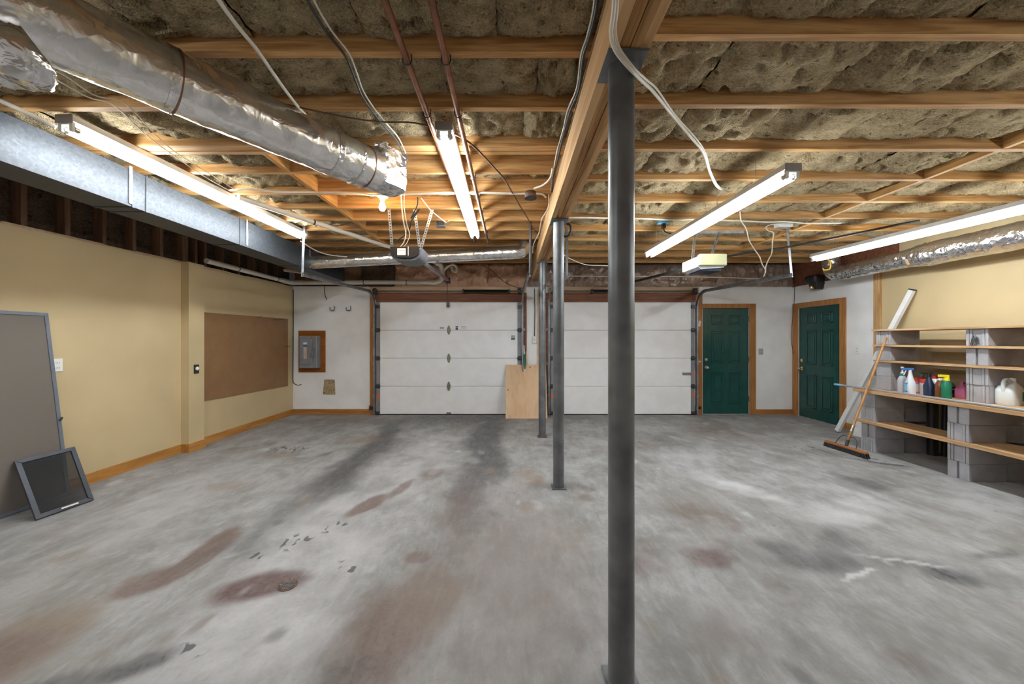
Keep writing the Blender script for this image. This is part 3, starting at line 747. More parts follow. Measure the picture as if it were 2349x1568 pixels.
def gdoor(name, x0, x1, lab, spring, yend, hook_marks):
    d = empty(name, ((x0 + x1) / 2, YB - .04, 0)); struct(d, lab)
    n = 4; zb0 = .012; hh = (GZ - zb0) / n; yf = YB - .045
    xm = (x0 + x1) / 2
    for i in range(n):
        z0, z1 = zb0 + i * hh + .002, zb0 + (i + 1) * hh - .002
        s = bx('door_section', 'door_white', d, x0 + .003, x1 - .003, yf, YB - .003, z0, z1, bevel=.004)
        for xx in (x0 + .035, x1 - .035): bx('end_stile', 'box_grey', s, xx - .032, xx + .032, yf - .004, yf, z0 + .004, z1 - .004)
    bx('bottom_seal', 'black_plastic', d, x0, x1, yf - .005, YB - .01, 0, .014)
    for i in range(1, n):
        z = zb0 + i * hh
        bm = NB(); prism(bm, [(-.010, .085), (.010, .085), (.034, .02), (.034, -.02), (.012, -.085), (-.012, -.085), (-.034, -.02), (-.034, .02)], (xm, yf, z), (1, 0, 0), (0, 0, 1), (0, -1, 0), .012)
        obj('centre_hinge', bm, 'hinge_steel', d)
        for xx in (x0 + .03, x1 - .03):
            bm = NB(); box(bm, xx - .03, xx + .03, yf - .018, yf - .002, z - .04, z + .04); box(bm, xx - .045, xx + .045, yf - .045, yf - .015, z - .016, z + .016)
            obj('end_hinge', bm, 'dark_steel', d)
    for xx in (x0 + .02, x1 - .02):
        bm = NB(); box(bm, xx - .045, xx + .045, yf - .05, yf - .003, GZ - .12, GZ - .06); obj('top_roller_bracket', bm, 'dark_steel', d)
        bm = NB(); box(bm, xx - .04, xx + .04, yf - .04, yf - .003, .02, .07); obj('bottom_bracket', bm, 'dark_steel', d)
    bx('lift_handle', 'slot_dark', d, xm - .045, xm + .045, yf - .015, yf, .03, .045)
    # tracks
    for xx, sd_, hg in ((x0 - .03, 1, 0), (x1 + .03, -1, 1)):
        path = [(yf - .035, .02), (yf - .035, 1.2), (yf - .035, 2.02)]
        R = .30
        for i in range(1, 9):
            a = math.pi / 2 * i / 8
            path.append((yf - .035 - R * (1 - math.cos(a)), 2.02 + R * math.sin(a)))
        path += [(5.6, 2.285), (yend[hg], 2.245)]
        bm = NB(); sweep_track(bm, xx - sd_ * .014, sd_, path, cprof()); obj('track', bm, 'track_steel', d, smooth=False)
        bm = NB(); bar(bm, (xx - sd_ * .02, yend[hg] + .02, 2.22), (xx - sd_ * .02 + (.02 if xx < 0 else -.06 if hg and x1 > 2 else 0), yend[hg] + .02, ZJ + .03), .03, .004, up=(0, 1, 0)); bar(bm, (xx - sd_ * .034, yend[hg] + .033, 2.22), (xx - sd_ * .034 + (.02 if xx < 0 else -.06 if hg and x1 > 2 else 0), yend[hg] + .033, ZJ + .03), .004, .03, up=(0, 1, 0)); obj('track_hanger', bm, 'track_steel', d)
        for z in (.35, .95, 1.6):
            bm = NB(); box(bm, xx - sd_ * .045, xx - sd_ * .010, yf - .02, YB - .022, z, z + .05); obj('track_bracket', bm, 'track_steel', d)
        bm = NB(); lathe(bm, (xx - .02 + sd_ * .05, 6.76, 2.345), [(.035, -.03), (.055, -.025), (.055, .025), (.045, .03)], 18, 'x'); box(bm, xx - .006 + sd_ * .03, xx + .006 + sd_ * .03, 6.74, YB, 2.29, 2.40)
        obj('cable_drum', bm, 'dark_steel', d)
        bm = NB(); tube(bm, [(xx + sd_ * .02, yf - .02, 2.34), (xx + sd_ * .02, yf - .02, .05)], .002, 5); obj('lift_cable', bm, 'dark_steel', d)
    bm = NB(); tube(bm, [(x0 - .02, 6.76, 2.345), (x1 + .02, 6.76, 2.345)], .0115, 10); obj('torsion_shaft', bm, 'dark_steel', d, smooth=True, angle=50)
    bm = NB(); a, b_ = spring; N = int((b_ - a) / .0085); pts = []
    for i in range(N * 8): 
        t = i / 8; pts.append((a + t * .0085, 6.76 + .026 * math.cos(t * 2 * math.pi), 2.345 + .026 * math.sin(t * 2 * math.pi)))
    tube(bm, pts, .0042, 4); obj('torsion_spring', bm, 'spring_dark', d)
    for xx in spring:
        bm = NB(); tube(bm, [(xx - .012, 6.76, 2.345), (xx + .012, 6.76, 2.345)], .034, 16); box(bm, xx - .004, xx + .004, 6.76, YB, 2.30, 2.39); obj('spring_cone', bm, 'dark_steel', d)
    for x, z, wd, ht, m in hook_marks: bx('sticker', m, d, x - wd / 2, x + wd / 2, yf - .0065, yf - .0045, z - ht / 2, z + ht / 2)
    return d
k7 = 6.86 / F
gx = lambda px: (px - CX) * k7
gz = lambda py: CH + (CY - py) * k7
g1 = gdoor('door_3', G1[0], G1[1], 'white four-section garage door with a hinge column, behind the dark opener', (gx(1064), gx(1168)), (4.48, 4.5),
      [(gx(868), gz(908), .05, .08, 'orange_sticker'), (gx(1177), gz(771.5), .075, .045, 'plate_grey'), (gx(1177), gz(777), .075, .025, 'slot_dark'),
       (gx(1048), gz(749.5), .045, .025, 'slot_dark'), (gx(1048), gz(754), .045, .03, 'slot_dark'), (gx(1064), gz(749.5), .10, .016, 'plate_grey'), (gx(1064), gz(754), .10, .010, 'plate_grey'), (gx(1014), gz(752), .08, .035, 'plate_grey')])
g2 = gdoor('door_4', G2[0], G2[1], 'white four-section garage door beside the green doors', (gx(1356), gx(1449)), (4.5, 4.52),
      [(gx(1266), gz(908), .05, .07, 'orange_sticker'), (gx(1589), gz(905), .045, .08, 'orange_sticker'), (gx(1589), gz(858), .045, .045, 'orange_sticker')])
bx('slide_lock', 'track_steel', g2, gx(1565), gx(1586), YB - .07, YB - .045, gz(859), gz(854))
# door arms from openers
bm = NB(); bar(bm, (-1.19, 6.72, 2.53), (-1.196, 6.83, 2.12), .018, .006, up=(1, 0, 0)); obj('opener_arm', bm, 'dark_steel', g1)
bx('arm_bracket', 'dark_steel', g1, -1.22, -1.17, 6.81, 6.855, 2.05, 2.14)
bm = NB(); bar(bm, (2.12, 6.62, 2.42), (2.124, 6.84, 2.10), .018, .006, up=(1, 0, 0)); obj('opener_arm', bm, 'dark_steel', g2)

# trim round the garage openings and doors
def trim(n, mat, lab, *r):
    return struct(bx('trim_%d' % n, mat, None, *r, bevel=.002), lab)
trim(2, 'trim_wood', 'brown jamb board on the left of the left garage door', -2.70, -2.605, YB - .02, YB, 0, 2.33)
trim(3, 'header_wood', 'reddish brown jamb board on the right of the left garage door', .235, .30, YB - .02, YB, 0, 2.33)
trim(4, 'header_wood', 'reddish brown jamb board on the left of the right garage door', .63, .705, YB - .02, YB, 0, 2.33)
trim(5, 'trim_wood', 'brown jamb board between the right garage door and a green door', 3.545, 3.665, YB - .02, YB, 0, 2.33)
for n_, (a, b_) in ((6, (-2.60, .235)), (9, (.705, 3.545))):
    s = 'left' if n_ == 6 else 'right'
    trim(n_, 'header_wood', 'reddish brown header board over the %s garage door' % s, a, b_, YB - .022, YB, 2.195, 2.325)
    trim(n_ + 1, 'header_wood', 'thin brown stop strip over the %s garage door' % s, a + .03, b_ - .03, YB - .034, YB, 2.152, 2.192)
    trim(n_ + 2, 'peach_wood', 'pale board behind the spring of the %s garage door' % s, a - (.1 if n_ == 6 else 0), b_ + .06, YB - .018, YB, 2.328, 2.45)
trim(12, 'peach_wood', 'narrow pale strip on the wall beside the farthest column', .50, .58, YB - .012, YB, 0.0, 2.40)

# ------------------------------------------------------------------ green doors
def green_door(name, lab, to_world, w, h, knob_side, knob_mat):
    """to_world(u, v, d): u across, v up, d out into the room"""
    d = empty(name, to_world(w / 2, 0, 0)); struct(d, lab)
    def pb(nm, mt, par, u0, u1, v0, v1, d0, d1, bev=0.0):
        bm = NB(); p = [to_world(u, v, dd) for u, dd in ((u0, d0), (u1, d0), (u1, d1), (u0, d1)) for v in ()]
        hexa(bm, [to_world(u0, v0, d0), to_world(u1, v0, d0), to_world(u1, v0, d1), to_world(u0, v0, d1), to_world(u0, v1, d0), to_world(u1, v1, d0), to_world(u1, v1, d1), to_world(u0, v1, d1)])
        return obj(nm, bm, mt, par, bevel=bev)
    slab = pb('door_slab', 'green_paint', d, .004, w - .004, .012, h, -.045, -.006, .003)
    us = ((.175 * w / .9, .405 * w / .9), (.515 * w / .9, .745 * w / .9))
    for v0, v1 in ((.20, .80), (.985, 1.60), (1.72, 1.905)):
        for u0, u1 in us:
            fr = NB()
            for a in ((u0, u1, v0, v0 + .022), (u0, u1, v1 - .022, v1), (u0, u0 + .022, v0, v1), (u1 - .022, u1, v0, v1)):
                hexa(fr, [to_world(a[0], a[2], -.007), to_world(a[1], a[2], -.007), to_world(a[1], a[2], .007), to_world(a[0], a[2], .007), to_world(a[0], a[3], -.007), to_world(a[1], a[3], -.007), to_world(a[1], a[3], .007), to_world(a[0], a[3], .007)])
            obj('panel_moulding', fr, 'green_paint', d, bevel=.0045)
            pb('raised_panel', 'green_paint', d, u0 + .045, u1 - .045, v0 + .045, v1 - .045, -.007, .005, .006)
    ku = .07 if knob_side < 0 else w - .07
    for v, r, nm in ((.90, .032, 'door_knob'), (1.05, .028, 'deadbolt')):
        c = to_world(ku, v, -.006); nrm = (to_world(ku, v, 1) - to_world(ku, v, 0)).normalized()
        bm = NB(); tube(bm, [c, c + nrm * .008], r + .003, 20); obj(nm + '_plate', bm, knob_mat, d, smooth=True, angle=40)
        if nm == 'door_knob':
            prof = [(0, .012), (.02, .012), (.035, .02), (.045, .03), (.058, .031), (.070, .022), (.073, .008)]
        else: prof = [(0, .02), (.018, .019), (.022, .012)]
        bm = NB(); tube(bm, [c + nrm * a for a, _ in prof], lambda t, pr=prof: pr[min(len(pr) - 1, int(round(t * (len(pr) - 1))))][1], 18); obj(nm, bm, knob_mat, d, smooth=True, angle=60)
    for v in (.25, 1.0, 1.78):
        pb('hinge', 'nickel', d, (w - .006 if knob_side < 0 else -.006), (w + .012 if knob_side < 0 else .006), v, v + .10, -.01, .008)
    pb('threshold', 'zinc_steel', d, 0, w, 0, .014, -.05, .02)
    return d
wd1 = D1[1] - D1[0]
green_door('door_1', 'dark green six-panel door beside the right garage door', lambda u, v, d: Vector((D1[0] + u, YB - d, v)), wd1, 2.03, -1, 'nickel')
wd2 = D2[1] - D2[0]
green_door('door_2', 'dark green six-panel door in the right side wall', lambda u, v, d: Vector((XR - d, D2[1] - u, v)), wd2, 2.015, -1, 'brass')
trim(13, 'trim_wood', 'brown casing round the green door beside the garage door', D1[1] + .002, D1[1] + .12, YB - .022, YB, 0, 2.12, D1[0] - .012, D1[1] + .001, YB - .022, YB, 2.035, 2.12)
trim(14, 'trim_wood', 'brown casing round the green door in the side wall', XR - .022, XR, D2[0] - .107, D2[0] - .002, 0, 2.115, XR - .022, XR, D2[1] + .002, YB - .025, 0, 2.115, XR - .022, XR, D2[0] - .001, D2[1] + .001, 2.022, 2.115)

# ------------------------------------------------------------------ garage door openers
def perf_strap(name, parent, p0, p1, w=.03, mat='zinc_steel', up=(0, 1, 0)):
    bm = NB(); bar(bm, p0, p1, w, .003, up); p0, p1 = Vector(p0), Vector(p1); s = obj(name, bm, mat, parent)
    bm = NB(); n = int((p1 - p0).length / .028); d = (p1 - p0).normalized()
    for i in range(1, n):
        c = p0.lerp(p1, i / n) + Vector((0, -.0022, 0)); r = .0055
        a = d.cross(Vector((0, 1, 0))).normalized() * r
        hexa(bm, [c - a - d * r, c + a - d * r, c + a - d * r + Vector((0, .001, 0)), c - a - d * r + Vector((0, .001, 0)), c - a + d * r, c + a + d * r, c + a + d * r + Vector((0, .001, 0)), c - a + d * r + Vector((0, .001, 0))])
    obj('strap_holes', bm, 'slot_dark', s)
    return s
yo = 3.99; ox = -1.175; zt_ = 2.465; w2 = .174
go = empty('garage_door_opener', (ox, yo + .17, 2.31)); tag(go, 'dark grey garage door opener with a white label, on perforated straps', 'opener')
def dshape(w, h, n=14):
    return [(w, 0)] + [(w * math.copysign(abs(math.cos(t)) ** .62, math.cos(t)), -.045 - (h - .045) * math.sin(t) ** .8) for t in [math.pi * i / n for i in range(n + 1)]] + [(-w, 0)]
bm = NB(); prism(bm, dshape(w2, .15), (ox, yo + .03, zt_), (1, 0, 0), (0, 0, 1), (0, 1, 0), .32); obj('housing', bm, 'opener_rim', go)
bm = NB(); prism(bm, dshape(w2 - .016, .125), (ox - .008, yo, zt_ - .002), (1, 0, 0), (0, 0, 1), (0, 1, 0), .032); obj('front_cover', bm, 'opener_dark', go)
bx('label_plate', 'plate_white', go, ox - .085, ox + .008, yo - .003, yo + .001, zt_ - .095, zt_ - .022)
bx('trim_line', 'opener_silver', go, ox + .032, ox + .040, yo - .003, yo + .001, zt_ - .10, zt_)
fc = bpy.data.curves.new('label_text', 'FONT'); fc.body = 'GUARDIAN'; fc.size = .0165; fc.align_x = 'CENTER'; fc.extrude = .0003
fc.materials.append(M['ink']); ft_ = bpy.data.objects.new('label_text', fc); COL.objects.link(ft_); bpy.context.view_layer.update()
fm_ = bpy.data.meshes.new_from_object(ft_); bpy.data.objects.remove(ft_, do_unlink=True); fm_.materials.clear(); fm_.materials.append(M['ink'])
fo = bpy.data.objects.new('label_text', fm_); COL.objects.link(fo); fo.parent = go
fo.location = Vector((ox - .038, yo - .0035, zt_ - .052)) - ORI[go]; fo.rotation_euler = (math.pi / 2, 0, 0)
for p0, p1 in (((ox - .155, yo + .04, zt_ - .005), (PZ(891, 478, ZJ).x, 3.82, ZJ + .02)), ((ox + .158, yo + .03, zt_ - .03), (PZ(951, 482, ZJ).x, 3.86, ZJ + .01)), ((ox + .165, yo + .03, zt_ - .03), (PZ(992, 482, ZJ).x, 3.86, ZJ + .01))):
    perf_strap('perforated_strap', go, p0, p1)
bm = NB(); bar(bm, (ox + .10, yo + .3, zt_ - .09), (-1.18, 6.78, 2.545), .032, .04); obj('rail', bm, 'track_steel', go)
bx('header_bracket', 'dark_steel', go, -1.215, -1.145, 6.76, YB - .02, 2.50, 2.60)

oy, bx0, bx1 = 3.90, 2.047, 2.34
ho = empty('garage_door_opener', (2.19, oy + .18, 2.22)); tag(ho, 'cream and silver garage door opener hung under the tube light', 'opener')
bm = NB(); prism(bm, [(bx0 + .03, 2.358), (bx1 - .01, 2.358), (bx1, 2.34), (bx1 - .012, 2.22), (bx0 + .03, 2.20), (bx0, 2.23), (bx0, 2.34)], (0, oy + .03, 0), (1, 0, 0), (0, 0, 1), (0, 1, 0), .31); obj('chassis', bm, 'opener_silver', ho)
bx('light_lens', 'opener_cream', ho, bx0 + .002, bx1 + .004, oy - .005, oy + .055, 2.236, 2.362, bevel=.008)
bx('rear_lens', 'opener_cream', ho, bx0 - .01, bx1 - .02, oy + .34, oy + .385, 2.225, 2.345, bevel=.008)
bx('underside', 'navy_plastic', ho, bx0 + .035, bx1 - .03, oy + .05, oy + .30, 2.188, 2.204)
hb_y = 4.585
for xx in (2.10, 2.30): perf_strap('perforated_strap', ho, (xx, oy + .26, 2.35), (2.35 + (xx - 2.1) * 1.55, hb_y, ZJ - .005), .034)
bm = NB(); box(bm, 2.36, 2.96, hb_y - .02, hb_y + .02, ZJ - .006, ZJ - .001); box(bm, 2.36, 2.96, hb_y - .022, hb_y - .018, ZJ - .04, ZJ - .001); obj('mounting_angle', bm, 'zinc_steel', ho)
bm = NB(); bar(bm, (2.16, oy + .33, 2.29), (2.12, 6.72, 2.47), .028, .035); obj('rail', bm, 'black_plastic', ho)
bx('header_bracket', 'dark_steel', ho, 2.085, 2.155, 6.70, YB - .02, 2.44, 2.53)

# ------------------------------------------------------------------ things on the walls
kb = YB / F
wx = lambda px: (px - CX) * kb
wz = lambda py: CH + (CY - py) * kb
bb = empty('electrical_box', (wx(716), YB, wz(853))); tag(bb, 'grey electrical switch box mounted on a brown board', 'switch box')
bx('backboard', 'backboard_wood', bb, wx(686), wx(747), YB - .02, YB, wz(853), wz(758), bevel=.002)
ex0, ex1, ez0, ez1 = wx(698), wx(737), wz(842.5), wz(770)
enc = bx('enclosure', 'box_grey', bb, ex0, ex1, YB - .17, YB - .02, ez0, ez1, bevel=.006)
cov = bx('cover', 'box_grey', bb, ex0 + .02, ex1 - .085, YB - .182, YB - .168, ez0 + .06, ez1 - .065, bevel=.006)
bm = NB(); bar(bm, (ex1 - .04, YB - .185, ez1 - .13), (ex1 - .035, YB - .195, ez1 - .26), .022, .03, up=(1, 0, 0)); bar(bm, (ex1 - .035, YB - .20, ez1 - .25), (ex1 - .06, YB - .24, ez1 - .40), .03, .022, up=(1, 0, 0)); obj('lever', bm, 'track_steel', bb)
bm = NB(); tube(bm, [(ex1 - .05, YB - .168, ez1 - .035), (ex1 - .05, YB - .19, ez1 - .035)], .018, 14); obj('latch_screw', bm, 'nickel', bb, smooth=True, angle=40)
bx('rating_label', 'tan_label', bb, ex0 + .09, ex0 + .15, YB - .1835, YB - .181, ez1 - .43, ez1 - .21)
bx('maker_label', 'blue_label', bb, ex0 + .085, ex0 + .155, YB - .1835, YB - .181, ez1 - .20, ez1 - .165)
bx('logo_label', 'paper_white', bb, ex0 + .085, ex0 + .155, YB - .1835, YB - .181, ez1 - .162, ez1 - .125)
# hole in the drywall with wool showing
bm = NB(); a = [(wx(744), wz(870)), (wx(768), wz(870)), (wx(769.5), wz(905)), (wx(741), wz(904))]
prism(bm, a, (0, YB - .004, 0), (1, 0, 0), (0, 0, 1), (0, 1, 0), .004)
bmesh.ops.subdivide_edges(bm, edges=bm.edges, cuts=5, use_grid_fill=True)
for v_ in bm.verts: v_.co.y -= .008 * max(0, noise.noise(v_.co * 30))
tag(obj('wall_hole', bm, 'mineral_wool'), 'ragged hole in the white wall showing brown wool', 'hole')
def uhook(px, py, lab):
    c = Vector((wx(px), YB, wz(py)))
    tag(tb('wall_hook', 'dark_steel', None, [c + Vector((-.042, -.07, .035)), c + Vector((-.042, -.07, -.012)), c + Vector((-.036, -.07, -.024)), c + Vector((-.02, -.068, -.026)), c + Vector((.0, -.002, -.026)), c + Vector((.02, -.068, -.026)), c + Vector((.036, -.07, -.024)), c + Vector((.042, -.07, -.012)), c + Vector((.042, -.07, .06))], .0065, 8), lab, 'hook', 'dark U hooks on the white wall')
uhook(766, 709, 'dark U hook on the white wall, the one nearer the corner')
uhook(803, 709, 'dark U hook on the white wall, the one nearer the garage door')

def plate(name, lab, cat, to, w, h, mat, kind):
    c = to(0, 0, 0); o = empty(name, c); tag(o, lab, cat)
    def pb(nm, mt, u0, u1, v0, v1, d0, d1, par=o, bev=0.0):
        bm = NB(); hexa(bm, [to(u0, v0, d0), to(u1, v0, d0), to(u1, v0, d1), to(u0, v0, d1), to(u0, v1, d0), to(u1, v1, d0), to(u1, v1, d1), to(u0, v1, d1)]); return obj(nm, bm, mt, par, bevel=bev)
    pb('cover_plate', mat, -w / 2, w / 2, -h / 2, h / 2, 0, .007, bev=.002)
    if kind == 'outlet':
        for v in (-.022, .022):
            pb('socket_face', mat, -.016, .016, v - .014, v + .014, .006, .010, bev=.002)
            pb('slot', 'slot_dark', -.009, -.006, v - .006, v + .006, .0098, .0106); pb('slot', 'slot_dark', .006, .009, v - .006, v + .006, .0098, .0106)
    elif kind == 'switch': pb('toggle', 'plate_white', -.006, .006, -.008, .014, .006, .02, bev=.002)
    elif kind == 'double':
        for u in (-.02, .02): pb('slot', 'slot_dark', u - .004, u + .004, -.02, .02, .0068, .0078)
    return o
toB = lambda px, py: (lambda u, v, d: Vector((wx(px) + u, YB - d, wz(py) + v)))
toL = lambda Y, Z, X=XL: (lambda u, v, d: Vector((X + d, Y + u, Z + v)))
toR = lambda Y, Z: (lambda u, v, d: Vector((XR - d, Y - u, Z + v)))
plate('wall_outlet', 'white outlet on the white wall between switch box and garage door', 'outlet', toB(800, 804), .07, .115, 'white_wall', 'outlet')
plate('light_switch', 'grey switch plate on the wall between the two green doors', 'switch', toB(1745, 806), .085, .115, 'plate_grey', 'switch')
Yo = 5.40 * F / (1967 - CX); plate('wall_outlet', 'white outlet between the right green door and the shelves', 'outlet', toR(Yo, CH + (CY - 802) * Yo / F), .08, .125, 'plate_white', 'outlet')
Yo = 4.18 * F / (CX - 131); plate('wall_outlet', 'white outlet plate beside the tall grey screen', 'outlet', toL(Yo, CH + (CY - 837) * Yo / F), .075, .12, 'plate_white', 'outlet')
Yo = 4.08 * F / (CX - 450); hol = plate('outlet_hole', 'open outlet box cut into the boxed-out wall column', 'outlet', toL(Yo, CH + (CY - 846) * Yo / F, -4.08), .075, .115, 'slot_dark', 'none')
bm = NB(); c = toL(Yo, CH + (CY - 846) * Yo / F, -4.08)(.004, .005, .008); lathe(bm, c, [(.026, 0), (.022, .012), (.008, .016)], 14, 'x'); obj('receptacle', bm, 'plate_white', hol, smooth=True)
Yo = 5.40 * F / (2143 - CX); plate('wall_outlet', 'pale outlet plate on the yellow wall behind the upper shelves', 'outlet', toR(Yo, CH + (CY - 821) * Yo / F), .07, .115, 'tan_label', 'outlet')
wbn = empty('door_button', (wx(1226), YB, wz(779))); tag(wbn, 'white garage door button box with wire beside the farthest column', 'switch')
bx('button_box', 'plate_white', wbn, wx(1226) - .038, wx(1226) + .038, YB - .04, YB - .012, wz(787), wz(771), bevel=.004)
bx('button', 'plate_grey', wbn, wx(1226) - .008, wx(1226) + .008, YB - .045, YB - .039, wz(780), wz(777))
tb('wire', 'cable_black', wbn, [(wx(1226), YB - .02, wz(771)), (wx(1227), YB - .02, wz(720)), (wx(1226), YB - .02, wz(662))], .007, 8)
pl = NB(); prism(pl, [(-.03, -.055), (.015, -.055), (.035, .05), (-.01, .06)], (wx(1603), YB - .024, wz(742)), (1, 0, 0), (0, 0, 1), (0, -1, 0), .0015)
tag(obj('paper_tag', pl, 'paper_white'), 'crooked white paper tag pinned to the brown jamb', 'paper')
jl = empty('jamb_latch', (3.58, YB - .02, 1.0)); tag(jl, 'small metal latch on the brown jamb by the green door', 'latch')
bx('latch_plate', 'track_steel', jl, 3.565, 3.585, YB - .03, YB - .02, .95, 1.08); bx('latch_tongue', 'zinc_steel', jl, 3.585, 3.635, YB - .034, YB - .022, 1.0, 1.03)
ps = empty('safety_sensor', (3.58, YB - .06, .08)); tag(ps, 'small black safety sensor low on the brown jamb', 'sensor')
bx('sensor_body', 'black_plastic', ps, 3.55, 3.62, YB - .06, YB - .022, .11, .16); bx('sensor_bracket', 'dark_steel', ps, 3.535, 3.552, YB - .06, YB - .02, .04, .18)
ps = empty('safety_sensor', (-2.64, YB - .06, .12)); tag(ps, 'small black safety sensor low on the left brown jamb', 'sensor')
bx('sensor_body', 'black_plastic', ps, -2.69, -2.62, YB - .06, YB - .022, .11, .16); bx('sensor_bracket', 'dark_steel', ps, -2.70, -2.69, YB - .05, YB - .02, .09, .18)

# hardboard panel with pegs on the left wall
hbp = empty('hardboard_panel', (XL, 5.8, .75)); tag(hbp, 'brown hardboard panel screwed to the left yellow wall', 'panel')
ya, yb_ = 4.86, 4.18 * F / (CX - 660)
za = lambda y, py0, py1: None
bm = NB(); t1_, t0_ = 1.685, .83
hexa(bm, [(XL, ya, t0_), (XL + .006, ya, t0_), (XL + .006, yb_, .56 + .035), (XL, yb_, .595), (XL, ya, 1.70), (XL + .006, ya, 1.70), (XL + .006, yb_, 1.80), (XL, yb_, 1.80)])
for v_ in bm.verts:
    y = v_.co.y; px = CX + XL * F / y
    py = (716 + (px - 469) * (731 - 716) / 191) if v_.co.z > 1.2 else (920 + (px - 469) * (885 - 920) / 191)
    v_.co.z = CH + (CY - py) * y / F
obj('board', bm, 'hardboard', hbp)
for py, pxs in ((733, (628, 640)), (795, (655,)), (727, (590,))):
    for px in pxs:
        y = 4.17 * F / (CX - px); z = CH + (CY - py) * y / F
        bm = NB(); tube(bm, [(XL + .004, y, z), (XL + .10, y - .03, z + .004), (XL + .12, y - .03, z + .02)], .003, 6); obj('peg', bm, 'dark_steel', hbp)

# ------------------------------------------------------------------ window screens on the left
def screen(name, lab, bl, br, tr, tl, fw, ft, fmat, smat, extras=None):
    bl, br, tr, tl = map(Vector, (bl, br, tr, tl)); o = empty(name, (bl + br) / 2); tag(o, lab, 'screen')
    n = (br - bl).cross(tl - bl).normalized()
    if n.x < 0: n = -n
    c = (bl + br + tr + tl) / 4
    for a, b_ in ((bl, br), (br, tr), (tr, tl), (tl, bl)):
        m = (a + b_) / 2; inw = (c - m); e = (b_ - a).normalized(); inw = (inw - e * inw.dot(e)).normalized()
        p = [a, b_, b_ + inw * fw - e * fw * .98, a + inw * fw + e * fw * .98]
        bm = NB(); hexa(bm, p + [q + n * ft for q in p]); obj('frame_bar', bm, fmat, o)
    s = .92 * fw
    def ins(q): return q + (c - q).normalized() * s * 1.2
    q = [ins(x) + n * ft * .45 for x in (bl, br, tr, tl)]
    bm = NB(); hexa(bm, q + [x + n * .0015 for x in q]); obj('screen_mesh', bm, smat, o)
    return o, n
sc, n = screen('window_screen', 'tall grey window screen leaning on the left wall', (-4.085, 2.10, .004), (-4.085, 3.325, .004), (-4.176, 3.235, 1.67), (-4.176, 2.05, 1.67), .028, .014, 'frame_alu', 'screen_grey')
bm = NB(); bar(bm, (-4.105, 3.29, .72), (-4.085, 3.26, .70), .012, .012); obj('tear', bm, 'ink', sc)
sc2, n = screen('window_screen', 'small dark window screen leaning on the tall screen', (-3.754, 2.836, .004), (-3.716, 3.197, .004), (-4.055, 3.335, .432), (-4.09, 2.955, .425), .032, .016, 'frame_dark', 'screen_dark')
bm = NB(); a = Vector((-3.755, 2.836, .01)).lerp(Vector((-3.717, 3.197, .01)), .42) + n * .018; b_ = Vector((-3.755, 2.836, .01)).lerp(Vector((-3.717, 3.197, .01)), .72) + n * .018
bar(bm, a + Vector((-.006, 0, .008)), b_ + Vector((-.006, 0, .008)), .012, .002, up=(.7, 0, .6)); obj('sticker', bm, 'paper_white', sc2)

# ------------------------------------------------------------------ plywood and sticks by the far column
pw = NB(); hexa(pw, [(-.095, 6.54, 0), (.665, 6.54, 0), (.665, 6.555, 0), (-.095, 6.555, 0), (-.095, 6.835, .955), (.665, 6.835, .955), (.665, 6.85, .955), (-.095, 6.85, .955)])
py_ = obj('plywood_sheet', pw, 'ply_wood', origin=(.28, 6.55, 0)); tag(py_, 'pale plywood sheet leaning between the garage doors', 'board')
for px, py in ((1216, 842), (1165, 894)):
    bm = NB(); q = P(px, py, 6.80 if py < 870 else 6.68); tube(bm, [q, q + Vector((0, .02, 0))], .012, 8); obj('knot', bm, 'rust_steel', py_)
stk = NB(); tube(stk, [P(1207, 900, 6.80), P(1202.5, 812, 6.84)], .016, 10); s_ = obj('furled_umbrella', stk, 'green_plastic', smooth=True, angle=50); tag(s_, 'dark green furled rod standing behind the plywood', 'rod')
tb('white_tip', 'plate_white', s_, [P(1202.6, 812, 6.84), P(1201.4, 791, 6.845)], .012, 10)
tag(tb('yellow_stick', 'tape_tan', None, [P(1210, 900, 6.80), P(1206.5, 806, 6.84)], .009, 8), 'thin tan stick standing behind the plywood', 'stick')

# ------------------------------------------------------------------ concrete block shelves
BH, BX, BY = .178, .375, .18
XF1, XF2 = 4.61, 4.82
def block_mesh(kind, dx):
    bm = NB()
    if kind == 0:                                      # two ears and a recessed panel on the end
        box(bm, .012, dx, 0, BY, 0, BH - .002)
        for a, b_ in ((0, .026), (.030, .052), (BY - .052, BY - .030), (BY - .026, BY)): box(bm, 0, .014, a, b_, 0, BH - .002)
        box(bm, .006, .014, .054, BY - .054, 0, BH - .022)
    elif kind == 1:                                    # one centre groove
        box(bm, .022, dx, 0, BY, 0, BH - .002); box(bm, 0, .024, 0, BY / 2 - .011, 0, BH - .002); box(bm, 0, .024, BY / 2 + .011, BY, 0, BH - .002)
    else: box(bm, 0, dx, 0, BY, 0, BH - .002)
    bmesh.ops.recalc_face_normals(bm, faces=bm.faces)
    bmesh.ops.bevel(bm, geom=list(bm.edges), offset=.0028, segments=1, affect='EDGES', clamp_overlap=True)
    me = bpy.data.meshes.new('concrete_block'); bm.to_mesh(me); bm.free(); me.materials.append(M['concrete_block'])
    return me
BKM = {(k_, d_): block_mesh(k_, d_) for k_ in (0, 1, 2) for d_ in (BX, .29)}
ORD = ('bottom', 'second', 'third', 'top')
def block(x, y, z, kind, lab, dx=BX):
    o = bpy.data.objects.new('concrete_block', BKM[(kind, dx)]); COL.objects.link(o); o.location = (x, y, z); ORI[o] = Vector((x, y, z))
    return tag(o, lab, 'concrete block', 'grey concrete blocks of the shelf piers')
zl = [0, BH, 2 * BH + .034, 3 * BH + .034]
zm0 = 4 * BH + .034
zu = [zm0 + .04, zm0 + .04 + BH, zm0 + .064 + 2 * BH, zm0 + .088 + 3 * BH]
